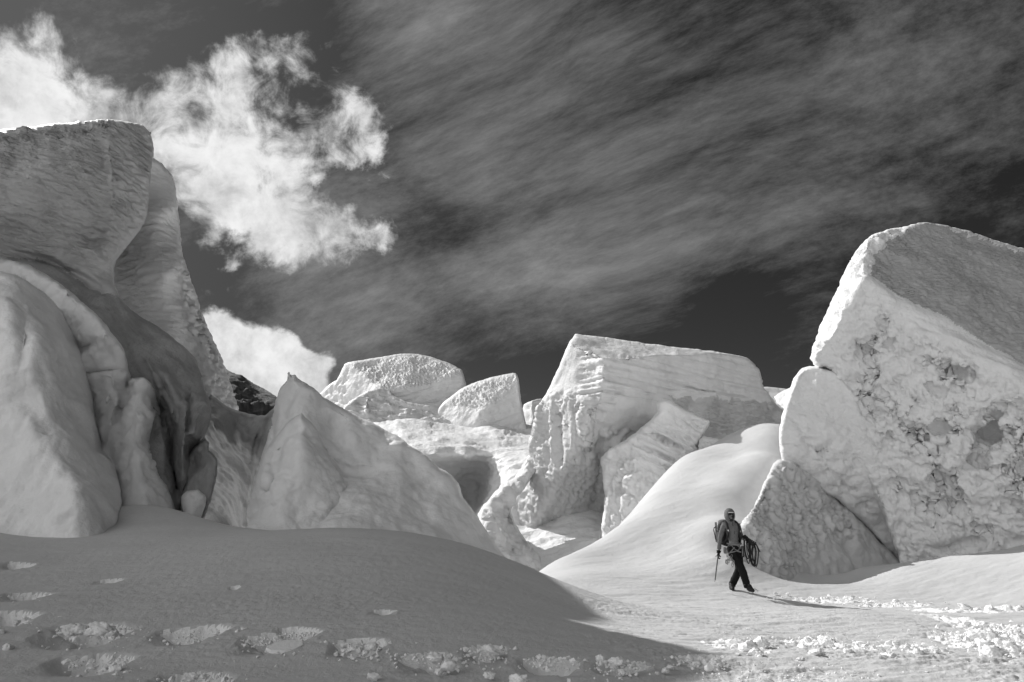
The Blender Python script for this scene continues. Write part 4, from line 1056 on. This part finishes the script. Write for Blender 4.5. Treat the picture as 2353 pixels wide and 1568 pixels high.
def build_clumps():
    k = 0
    r = np.random.default_rng(3)
    ords = 'first second third fourth fifth sixth seventh eighth ninth tenth eleventh twelfth thirteenth fourteenth fifteenth'.split()
    for grp, lab, lst in CLUMPS:
        big = max(lst, key=lambda t: t[2]); order = sorted(lst)
        for (u, v, rad) in lst:
            p = ground_hit(u, v + rad * .5)
            d = (p - CAM) @ FWD
            s = rad / FPX * d * 1.12
            o = bpy.data.objects.new('snow_chunk', CHUNKS[k % len(CHUNKS)])
            C.objects.link(o)
            o.location = (p[0], p[1], p[2] + s * .42)
            o.scale = (s * r.uniform(.9, 1.25), s * r.uniform(.9, 1.2), s * r.uniform(.8, 1.1))
            o.rotation_euler = (r.uniform(-.3, .3), r.uniform(-.3, .3), r.uniform(0, 6.3))
            n = order.index((u, v, rad))
            head, tail = lab.split(' chunk ', 1) if ' chunk ' in lab else lab.split(' block ', 1)
            word = 'chunk' if ' chunk ' in lab else 'block'
            if (u, v, rad) == big: l2 = 'largest ' + head + ' ' + word + ' ' + tail
            elif n == 0: l2 = 'leftmost ' + head + ' ' + word + ' ' + tail
            elif n == len(lst) - 1: l2 = 'rightmost ' + head + ' ' + word + ' ' + tail
            else: l2 = ords[n] + ' ' + head + ' ' + word + ' from the left ' + tail
            tag(o, l2, 'snow chunk', grp)
            k += 1
    # one mass of small crumbs nobody could count
    vs_, fs_ = [], []
    bm = bmesh.new(); bmesh.ops.create_icosphere(bm, subdivisions=1, radius=1.0)
    bv = np.array([v.co[:] for v in bm.verts]); bf = np.array([[v.index for v in f.verts] for f in bm.faces]); bm.free()
    def put(u, v, s):
        p = ground_xy(u, v)
        if p is None: return
        c = bv * (1 + .45 * r.normal(size=(len(bv), 1)).clip(-1, 1)) * s * np.array([1, 1, .8])
        fs_.append(bf + len(bv) * len(vs_)); vs_.append(c + p + np.array([0, 0, s * .3]))
    # quick lookup of the snow surface on a coarse picture grid
    gu = np.arange(-20, 2380, 20); gv = np.arange(1300, 1580, 7)
    tab = np.array([[ground_hit(a, b) for a in gu] for b in gv])
    def ground_xy(u, v):
        i = (v - gv[0]) / 7; j = (u - gu[0]) / 20
        if not (0 <= i < len(gv) - 1 and 0 <= j < len(gu) - 1): return None
        a, b = int(i), int(j); x, y = i - a, j - b
        p = tab[a, b] * (1 - x) * (1 - y) + tab[a + 1, b] * x * (1 - y) + tab[a, b + 1] * (1 - x) * y + tab[a + 1, b + 1] * x * y
        p = p.copy(); p[2] = gh(p[0], p[1])[0]
        return p
    for (u, v, ru, rv, tl) in STEPS[:13]:
        n = 110 if v > 1420 else 25
        for _ in range(n):
            put(u + r.normal() * ru * .6, v + abs(r.normal()) * rv * 2.2 + rv * .3, r.uniform(.004, .016) * (1 + (r.random() < .12)))
    for (u, v, ru, rv) in TRAIL:
        for _ in range(int(60 + ru * rv * .10)):
            put(u + r.normal() * ru * .6, v + r.normal() * rv * .7, r.uniform(.006, .022) * (1 + 1.2 * (r.random() < .12)))
    for _ in range(500):
        put(r.uniform(1600, 2360), 1568 - abs(r.normal()) * 60, r.uniform(.004, .012))
    V = np.concatenate(vs_); F3 = np.concatenate(fs_)
    me = bpy.data.meshes.new('snow_crumbs')
    me.from_pydata(V.tolist(), [], F3.tolist())
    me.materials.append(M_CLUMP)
    o = bpy.data.objects.new('snow_crumbs', me); C.objects.link(o)
    tag(o, 'small crumbs of kicked snow scattered round the tracks', None, None, 'stuff')
    # plate of crust lying flat in a footprint
    pts = [(-.16, -.05), (-.10, -.11), (.02, -.13), (.12, -.09), (.17, -.01), (.13, .07), (.02, .10), (-.10, .08)]
    p = ground_hit(655, 1489)
    bm = bmesh.new()
    lo = [bm.verts.new((x, y, 0)) for x, y in pts]; hi = [bm.verts.new((x * .96, y * .96, .03 + .02 * x)) for x, y in pts]
    bm.faces.new(hi); bm.faces.new(lo[::-1])
    for i in range(len(pts)):
        bm.faces.new((lo[i], lo[(i + 1) % len(pts)], hi[(i + 1) % len(pts)], hi[i]))
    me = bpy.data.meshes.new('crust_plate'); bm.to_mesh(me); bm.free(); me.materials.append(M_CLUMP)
    o = bpy.data.objects.new('crust_plate', me); C.objects.link(o)
    o.location = p + np.array([0, 0, .0]); o.rotation_euler = (.22, 0, .1)
    tag(o, 'flat plate of snow crust tilted up in a shaded footprint', 'snow plate')


# ------------------------------------------------------------------ climber
M_TOP = plain_mat('grey_fleece', 0.15, .85)
M_TROUSER = plain_mat('black_softshell', 0.012, .8)
M_GLOVE = plain_mat('black_glove', 0.012, .7)
M_BOOT = plain_mat('dark_boot', 0.03, .6)
M_SKIN = plain_mat('skin', 0.22, .6, var=.05)
M_LENS = plain_mat('dark_lens', 0.01, .1)
M_CAP = plain_mat('pale_cap', 0.55, .8)
M_WEB = plain_mat('dark_webbing', 0.03, .8)
M_WEBL = plain_mat('grey_webbing', 0.22, .8)
M_PACK = plain_mat('dark_pack_cloth', 0.035, .85)
M_PACKL = plain_mat('grey_pack_cloth', 0.16, .85)
M_ROPE = plain_mat('dark_rope', 0.035, .8)
M_METAL = plain_mat('worn_alloy', 0.30, .35, 0.8)
M_SHAFT = plain_mat('axe_shaft', 0.14, .45, 0.3)


def skin_obj(name, chains, mat, parent, sub=2):
    """limbs: chains of (x, y, z, r) sharing joints; the first point of the first chain is the root"""
    me = bpy.data.meshes.new(name)
    verts, edges, rad, look = [], [], [], {}
    for ch in chains:
        prev = None
        for (x, y, z, r_) in ch:
            key = (round(x, 4), round(y, 4), round(z, 4))
            if key not in look:
                look[key] = len(verts); verts.append((x, y, z)); rad.append(r_)
            if prev is not None and prev != look[key]: edges.append((prev, look[key]))
            prev = look[key]
    me.from_pydata(verts, edges, [])
    o = bpy.data.objects.new(name, me); C.objects.link(o)
    m = o.modifiers.new('skin', 'SKIN'); m.use_smooth_shade = True
    for i, r_ in enumerate(rad):
        rr = r_ if isinstance(r_, tuple) else (r_, r_)
        me.skin_vertices[0].data[i].radius = rr
        me.skin_vertices[0].data[i].use_root = (i == 0)
    s_ = o.modifiers.new('sub', 'SUBSURF'); s_.levels = sub; s_.render_levels = sub
    dg = bpy.context.evaluated_depsgraph_get()
    ev = bpy.data.meshes.new_from_object(o.evaluated_get(dg), depsgraph=dg)
    o.modifiers.clear(); o.data = ev; ev.name = name
    ev.materials.clear(); ev.materials.append(mat)
    for p in ev.polygons: p.use_smooth = True
    if parent: o.parent = parent
    return o


def tube(name, pts, r, mat, parent=None, n=6, closed=False, smooth_n=0):
    P = np.array(pts, float)
    if smooth_n:
        t = np.linspace(0, len(P) - (0 if closed else 1), smooth_n, endpoint=not closed)
        def cr(t):
            k = int(np.floor(t)); f = t - k
            if closed: a, b, c, d = P[(k - 1) % len(P)], P[k % len(P)], P[(k + 1) % len(P)], P[(k + 2) % len(P)]
            else:
                k = min(k, len(P) - 2); f = t - k
                a, b, c, d = P[max(k - 1, 0)], P[k], P[k + 1], P[min(k + 2, len(P) - 1)]
            return b + .5 * f * (c - a + f * (2 * a - 5 * b + 4 * c - d + f * (3 * (b - c) + d - a)))
        P = np.array([cr(x) for x in t])
    m = len(P); V = []
    R = np.broadcast_to(np.asarray(r, float), (m,)) if np.ndim(r) == 0 else np.interp(np.linspace(0, 1, m), np.linspace(0, 1, len(r)), r)
    up = np.array([.31, .2, .93])
    for i in range(m):
        tg = P[(i + 1) % m] - P[i - 1] if closed else P[min(i + 1, m - 1)] - P[max(i - 1, 0)]
        tg /= np.linalg.norm(tg) + 1e-9
        a = np.cross(tg, up); a /= np.linalg.norm(a) + 1e-9; b = np.cross(tg, a)
        for k in range(n):
            w = 2 * math.pi * k / n
            V.append(P[i] + R[i] * (a * math.cos(w) + b * math.sin(w)))
    F = []
    for i in range(m if closed else m - 1):
        for k in range(n):
            F.append((i * n + k, i * n + (k + 1) % n, ((i + 1) % m) * n + (k + 1) % n, ((i + 1) % m) * n + k))
    if not closed:
        F.append(tuple(range(n))[::-1]); F.append(tuple((m - 1) * n + k for k in range(n)))
    me = bpy.data.meshes.new(name); me.from_pydata([tuple(v) for v in V], [], F)
    for p in me.polygons: p.use_smooth = True
    me.materials.append(mat)
    o = bpy.data.objects.new(name, me); C.objects.link(o)
    if parent: o.parent = parent
    return o


def blob(name, c, rad, mat, parent, power=2.6, noise=0.0, seg=(28, 18), rot=None):
    """rounded box / ellipsoid"""
    V, F = [], []
    a, b = seg
    for j in range(b + 1):
        th = math.pi * j / b
        for i in range(a):
            ph = 2 * math.pi * i / a
            x, y, z = math.sin(th) * math.cos(ph), math.sin(th) * math.sin(ph), math.cos(th)
            k = (abs(x) ** power + abs(y) ** power + abs(z) ** power) ** (-1 / power)
            V.append((x * k, y * k, z * k))
    V = np.array(V) * np.array(rad)
    if noise: V = V * (1 + noise * fbm(V * 9 + 3.1, 3)[:, None])
    if rot is not None: V = V @ np.array(Matrix.Rotation(rot[0], 3, rot[1])).T
    V = V + np.array(c)
    for j in range(b):
        for i in range(a):
            F.append((j * a + i, (j + 1) * a + i, (j + 1) * a + (i + 1) % a, j * a + (i + 1) % a))
    me = bpy.data.meshes.new(name); me.from_pydata(V.tolist(), [], F)
    for p in me.polygons: p.use_smooth = True
    me.materials.append(mat)
    o = bpy.data.objects.new(name, me); C.objects.link(o)
    if parent: o.parent = parent
    return o


def join_into(a, others):
    """merge helper meshes of ONE part into it"""
    bm = bmesh.new(); bm.from_mesh(a.data)
    for o in others:
        bm.from_mesh(o.data)
    bm.to_mesh(a.data); bm.free()
    for o in others:
        bpy.data.objects.remove(o)
    for p in a.data.polygons: p.use_smooth = True
    return a


def build_climber():
    base = ground_hit(1694, 1360)
    d = (base - CAM) @ FWD
    root = bpy.data.objects.new('person', None); C.objects.link(root)
    root.location = base
    sc = d / 14.7
    root.scale = (sc, sc, sc)
    tag(root, 'climber walking in hooded grey top, dark glasses and black trousers', 'person')
    # body: head, neck, trunk, limbs as one surface
    body = skin_obj('body', [
        [(.0, .0, .93, (.125, .10)), (-.012, .0, 1.06, (.115, .09)), (-.02, .0, 1.20, (.135, .10)), (-.03, .01, 1.34, (.13, .09)), (-.045, .0, 1.44, (.052, .052)), (-.05, -.01, 1.51, (.058, .066)), (-.05, -.012, 1.60, (.074, .092)), (-.05, -.005, 1.68, (.06, .075))],
        [(-.03, .01, 1.34, (.13, .09)), (-.19, .01, 1.385, .055), (-.275, .03, 1.12, .043), (-.335, .0, .86, .03), (-.36, -.01, .77, .03)],
        [(-.03, .01, 1.34, (.13, .09)), (.12, .01, 1.375, .055), (.17, .03, 1.15, .043), (.20, -.16, 1.10, .03), (.215, -.22, 1.09, .03)],
        [(.0, .0, .93, (.125, .10)), (-.075, .0, .86, .088), (.115, -.06, .48, .058), (.215, -.02, .12, .042), (.23, -.06, .04, .042)],
        [(.0, .0, .93, (.125, .10)), (.085, .0, .86, .088), (.085, .05, .46, .058), (-.035, .22, .12, .042), (-.05, .18, .04, .042)]], M_SKIN, root)
    # nose and chin are part of the same surface's front
    nose = blob('nose', (-.047, -.107, 1.595), (.012, .018, .02), M_SKIN, root, 2.0)
    chin = blob('chin', (-.047, -.088, 1.53), (.03, .02, .02), M_SKIN, root, 2.0)
    lips = blob('mouth', (-.047, -.098, 1.555), (.022, .008, .007), M_SKIN, root, 2.0)
    join_into(body, [nose, chin, lips])
    # hooded top with sleeves
    top = skin_obj('hooded_top', [
        [(.0, .0, 1.00, (.145, .115)), (-.012, -.003, 1.10, (.132, .112)), (-.02, -.005, 1.23, (.158, .128)), (-.03, .0, 1.345, (.150, .11)), (-.042, .005, 1.42, (.09, .085))],
        [(-.03, .0, 1.345, (.150, .11)), (-.185, .01, 1.385, .072), (-.235, .025, 1.25, .064), (-.280, .035, 1.11, .056), (-.312, .015, .97, .05), (-.332, .0, .855, .043)],
        [(-.03, .0, 1.345, (.150, .11)), (.125, .01, 1.372, .072), (.155, .03, 1.25, .064), (.178, .03, 1.14, .056), (.195, -.09, 1.11, .048), (.208, -.17, 1.095, .043)]], M_TOP, root)
    # crumple the cloth
    co = np.array([v.co[:] for v in top.data.vertices]); nr = np.array([v.normal[:] for v in top.data.vertices])
    h = .010 * billow(co * np.array([7, 7, 16]), 3)
    for v, c in zip(top.data.vertices, co + nr * h[:, None]): v.co = c
    # hood: a shell open round the face
    hd = blob('hood', (-.05, .0, 1.60), (.112, .135, .148), M_TOP, root, 2.2, seg=(40, 30))
    bm = bmesh.new(); bm.from_mesh(hd.data)
    kill = [f for f in bm.faces if f.calc_center_median().y < -.055 and ((f.calc_center_median().x + .047) / .071) ** 2 + ((f.calc_center_median().z - 1.585) / .088) ** 2 < 1]
    bmesh.ops.delete(bm, geom=kill, context='FACES')
    r_ = bmesh.ops.solidify(bm, geom=bm.faces[:], thickness=.010)
    bm.to_mesh(hd.data); bm.free()
    nk = tube('hood_neck', [(-.045, .0, 1.52), (-.042, -.005, 1.46), (-.038, -.002, 1.39)], [.098, .088, .112], M_TOP, root, 20, smooth_n=8)
    join_into(hd, [nk])
    tube('zip', [(-.035, -.094, 1.46), (-.028, -.112, 1.38), (-.015, -.135, 1.27), (-.01, -.140, 1.20)], .0055, M_WEB, root, 6, smooth_n=14)
    # cap brim, glasses and face cover
    brim = blob('cap_brim', (-.052, -.135, 1.655), (.062, .035, .010), M_CAP, root, 2.2, rot=None)
    gl = blob('sunglasses', (-.078, -.100, 1.618), (.030, .016, .021), M_LENS, root, 2.6)
    g2 = blob('lens', (-.020, -.100, 1.618), (.030, .016, .021), M_LENS, root, 2.6)
    g3 = tube('bridge', [(-.12, -.06, 1.622), (-.095, -.10, 1.625), (-.049, -.112, 1.625), (-.005, -.10, 1.625), (.02, -.06, 1.622)], .005, M_LENS, root)
    join_into(gl, [g2, g3])
    blob('face_cover', (-.045, -.070, 1.50), (.048, .042, .045), M_WEB, root, 2.2, noise=.04)
    # trousers
    tr = skin_obj('trousers', [
        [(.005, .0, 1.0, (.138, .11)), (.003, .0, .93, (.142, .115))],
        [(.003, .0, .93, (.142, .115)), (-.07, .0, .85, 0.122), (.03, -.035, .66, 0.107), (.118, -.065, .47, 0.086), (.17, -.045, .28, 0.084), (.215, -.02, .12, 0.081), (.225, -.02, .07, 0.075)],
        [(.003, .0, .93, (.142, .115)), (.085, .0, .85, 0.122), (.092, .03, .66, 0.105), (.088, .055, .46, 0.085), (.03, .13, .28, 0.084), (-.032, .22, .12, 0.079), (-.042, .22, .07, 0.075)]], M_TROUSER, root)
    co = np.array([v.co[:] for v in tr.data.vertices]); nr = np.array([v.normal[:] for v in tr.data.vertices])
    h = .009 * billow(co * np.array([8, 8, 12]), 3)
    for v, c in zip(tr.data.vertices, co + nr * h[:, None]): v.co = c
    # boots with crampons
    for (x, y, dx) in ((.235, -.05, .06), (-.05, .19, -.03)):
        b = skin_obj('boot', [[(x - .01, y + .05, .055, .055), (x, y, .085, .058), (x + .0, y + .02, .17, .055)], [(x, y, .085, .058), (x + dx * .5, y - .09, .05, .05), (x + dx, y - .17, .042, .038)]], M_BOOT, root)
        for k in range(4):
            tube('crampon_point', [(x + dx * .28 * k + .02 * (-1) ** k, y + .05 - .065 * k, .03), (x + dx * .28 * k + .025 * (-1) ** k, y + .05 - .068 * k, -.02)], [.008, .002], M_METAL, b, 5)
    # gloves: palm, four fingers, thumb
    def glove(palm, fwd, side, curl):
        p = np.array(palm); f = np.array(fwd, float); f /= np.linalg.norm(f); s_ = np.array(side, float); s_ /= np.linalg.norm(s_); n_ = np.cross(f, s_); n_ *= curl
        chains = [[(*(p - f * .05), .028), (*p, .032), (*(p + f * .035), .030)]]
        for k in range(4):
            rt = p + f * .035 + s_ * (.026 - .0175 * k)
            L = (.030, .034, .031, .024)[k]
            a = rt + f * L * .9 + n_ * .008; b = a + f * L * .25 + n_ * L * .9; c = b - f * L * .6 + n_ * L * .4
            chains.append([(*(p + f * .035), .030), (*rt, .0105), (*a, .0105), (*b, .0095), (*c, .0085)])
        th = p - f * .01 + s_ * .034
        chains.append([(*p, .032), (*th, .013), (*(th + f * .03 + s_ * .012 + n_ * .02), .011), (*(th + f * .045 - s_ * .006 + n_ * .045), .009)])
        o = skin_obj('glove', chains, M_GLOVE, root)
        cuff = tube('cuff', [p - f * .10, p - f * .04], [.05, .04], M_GLOVE, root, 12)
        return join_into(o, [cuff])
    glove((-.360, -.01, .755), (-.22, -.05, -1), (.25, -1, 0), -1)
    glove((.215, -.215, 1.085), (.25, -.6, -.65), (.0, -.7, .7), 1)
    # harness
    tube('harness_belt', [(.148 * math.cos(a) + .004, .122 * math.sin(a), 1.0 + .02 * math.sin(a)) for a in np.linspace(0, 2 * math.pi, 24, endpoint=False)], .019, M_WEBL, root, 8, closed=True)
    for s_, cx, cz, cy in ((1, -.062, .83, .0), (-1, .09, .83, .005)):
        tube('harness_leg_loop', [(cx + .118 * math.cos(a), cy + .118 * math.sin(a), cz + .03 * math.cos(a) * s_) for a in np.linspace(0, 2 * math.pi, 20, endpoint=False)], .014, M_WEBL, root, 8, closed=True)
    # knee patch seam and gaiter straps
    for (x, y, z) in ((.205, -.025, .15), (-.028, .215, .15)):
        tube('gaiter_strap', [(x + .076 * math.cos(a), y + .076 * math.sin(a), z) for a in np.linspace(0, 2 * math.pi, 16, endpoint=False)], .006, M_WEBL, root, 6, closed=True)

    def top_thing(name, label, cat):
        o = bpy.data.objects.new(name, None); C.objects.link(o)
        o.location = base; o.scale = (sc, sc, sc)
        return tag(o, label, cat)
    # rucksack
    bp = top_thing('backpack', 'dark climbing rucksack on the back of the hooded climber', 'backpack')
    blob('pack_body', (-.06, .24, 1.20), (.20, .115, .27), M_PACK, bp, 3.2, noise=.05)
    blob('pack_lid', (-.07, .23, 1.44), (.17, .12, .06), M_PACKL, bp, 3.0, noise=.05)
    blob('side_pocket', (-.265, .22, 1.12), (.05, .08, .14), M_PACKL, bp, 2.8, noise=.06)
    blob('side_pocket', (.15, .22, 1.12), (.05, .08, .13), M_PACK, bp, 2.8, noise=.06)
    tube('snow_picket', [(-.31, .22, 1.02), (-.305, .21, 1.44)], .022, M_PACKL, bp, 8)
    tube('tool_loop', [(-.30, .2, 1.35), (-.37, .17, 1.30), (-.36, .16, 1.18), (-.33, .2, 1.06)], .010, M_WEB, bp, 6, smooth_n=14)
    for pts in ([(-.14, .16, 1.47), (-.155, .04, 1.475), (-.150, -.085, 1.40), (-.145, -.135, 1.27), (-.165, -.10, 1.12), (-.20, .05, 1.02), (-.20, .18, .98)],
                [(.06, .16, 1.46), (.085, .04, 1.46), (.10, -.085, 1.39), (.115, -.13, 1.26), (.13, -.08, 1.12), (.15, .06, 1.02), (.15, .18, .98)]):
        st = tube('shoulder_strap', pts, .024, M_WEB, bp, 8, smooth_n=30)
        tube('buckle', [tuple(np.array(pts[3]) + np.array([0, -.025, .02])), tuple(np.array(pts[3]) + np.array([0, -.025, -.02]))], .014, M_METAL, st, 6)
    # rope carried in loops over the arm
    rc = top_thing('rope_coil', 'dark climbing rope hanging in loose coils from the climber\'s hand', 'rope')
    r = np.random.default_rng(5)
    for k in range(13):
        x0 = .20 + .013 * k + r.normal() * .006; w = .05 + .045 * r.random(); zb = .50 + .22 * r.random() + (.0 if k > 5 else .10); yy = -.20 + r.normal() * .05
        zt = 1.115 - .012 * k + r.normal() * .01
        tube('coil', [(x0 - .02, yy, zt), (x0 + .03, yy - .03, zt + .025), (x0 + .02 + w * .8, yy - .02, zt - .10), (x0 + w * 1.1, yy, (zt + zb) / 2), (x0 + w * .7, yy + .02, zb + .02), (x0 + w * .2, yy + .02, zb), (x0 - w * .35, yy + .02, (zt + zb) / 2 - .05)], .0095, M_ROPE, rc, 6, closed=True, smooth_n=44)
    tube('rope_wrap', [(.20 + .21 * t, -.22 + .03 * math.sin(40 * t), 1.125 - .13 * t + .03 * math.cos(40 * t)) for t in np.linspace(0, 1, 60)], .013, M_ROPE, rc, 6)
    tube('rope_tail', [(.36, -.2, 1.02), (.41, -.21, 1.0), (.455, -.2, .92), (.49, -.2, .83)], .010, M_ROPE, rc, 6, smooth_n=16)
    # ice axe
    ax = top_thing('ice_axe', 'grey ice axe held point down as a cane beside the climber', 'ice axe')
    sh = tube('shaft', [(-.372, -.03, .735), (-.425, -.035, .48), (-.47, -.04, .25)], [.014, .015, .0125], M_SHAFT, ax, 10, smooth_n=12)
    tube('spike', [(-.47, -.04, .25), (-.483, -.04, .205)], [.012, .002], M_METAL, ax, 8)
    hd2 = tube('pick', [(-.372, -.03, .735), (-.405, -.04, .74), (-.445, -.05, .728)], [.013, .009, .003], M_METAL, ax, 8, smooth_n=10)
    tube('adze', [(-.372, -.03, .735), (-.335, -.03, .735), (-.315, -.03, .727)], [.012, .010, .016], M_METAL, ax, 8)
    # hardware clipped to the harness
    gr = top_thing('gear_rack', 'bunch of carabiners and slings hanging from the climber\'s harness', 'climbing gear')
    tube('sling', [(-.13, -.10, .98), (-.20, -.12, .90), (-.17, -.13, .80), (-.10, -.14, .86), (-.03, -.14, .93)], .009, M_WEBL, gr, 6, smooth_n=24)
    tube('sling', [(-.10, -.13, .97), (-.02, -.15, .88), (.05, -.14, .87), (.09, -.12, .95)], .008, M_WEBL, gr, 6, smooth_n=20)
    tube('sling', [(-.14, -.10, .97), (-.16, -.12, .86), (-.15, -.12, .74)], .012, M_WEB, gr, 6, smooth_n=12)
    for k in range(15):
        cx, cz = -.255 + .19 * r.random(), .53 + .25 * r.random(); an = r.uniform(-.6, .6); cy = -.12 + r.normal() * .02
        e = []
        for a in np.linspace(0, 2 * math.pi, 14, endpoint=False):
            x, z = .021 * math.cos(a), .046 * math.sin(a)
            e.append((cx + x * math.cos(an) - z * math.sin(an), cy + .3 * x, cz + x * math.sin(an) + z * math.cos(an)))
        tube('carabiner', e, .0055, M_METAL if k % 3 else M_WEBL, gr, 6, closed=True)
    blob('belay_device', (-.235, -.1, .86), (.03, .03, .07), M_PACKL, gr, 3)
    for k in range(5):
        x = .13 + .012 * k
        tube('ice_screw', [(x, -.12, .95), (x + .01 * k - .02, -.13, .72 + .02 * (k % 2))], .012, M_METAL if k % 2 else M_WEB, gr, 8)
    # flakes of snow thrown up by the boots
    for k, (x, y, z, s_) in enumerate([(.37, -.1, .115, .035), (.40, -.12, .085, .02), (.335, -.1, .09, .018), (.44, -.1, .10, .008)]):
        o = bpy.data.objects.new('snow_chunk', CHUNKS[k])
        C.objects.link(o)
        o.location = (base[0] + x, base[1] + y, base[2] + z - .05); o.scale = (s_, s_, s_)
        o.rotation_euler = (k, k * 2, k * 3)
        tag(o, ('largest', 'second largest', 'third largest', 'tiniest')[k] + ' lump of snow kicked up at the heel of the walking climber', 'snow chunk', 'snow kicked up by the boots')


build_clumps()
build_climber()
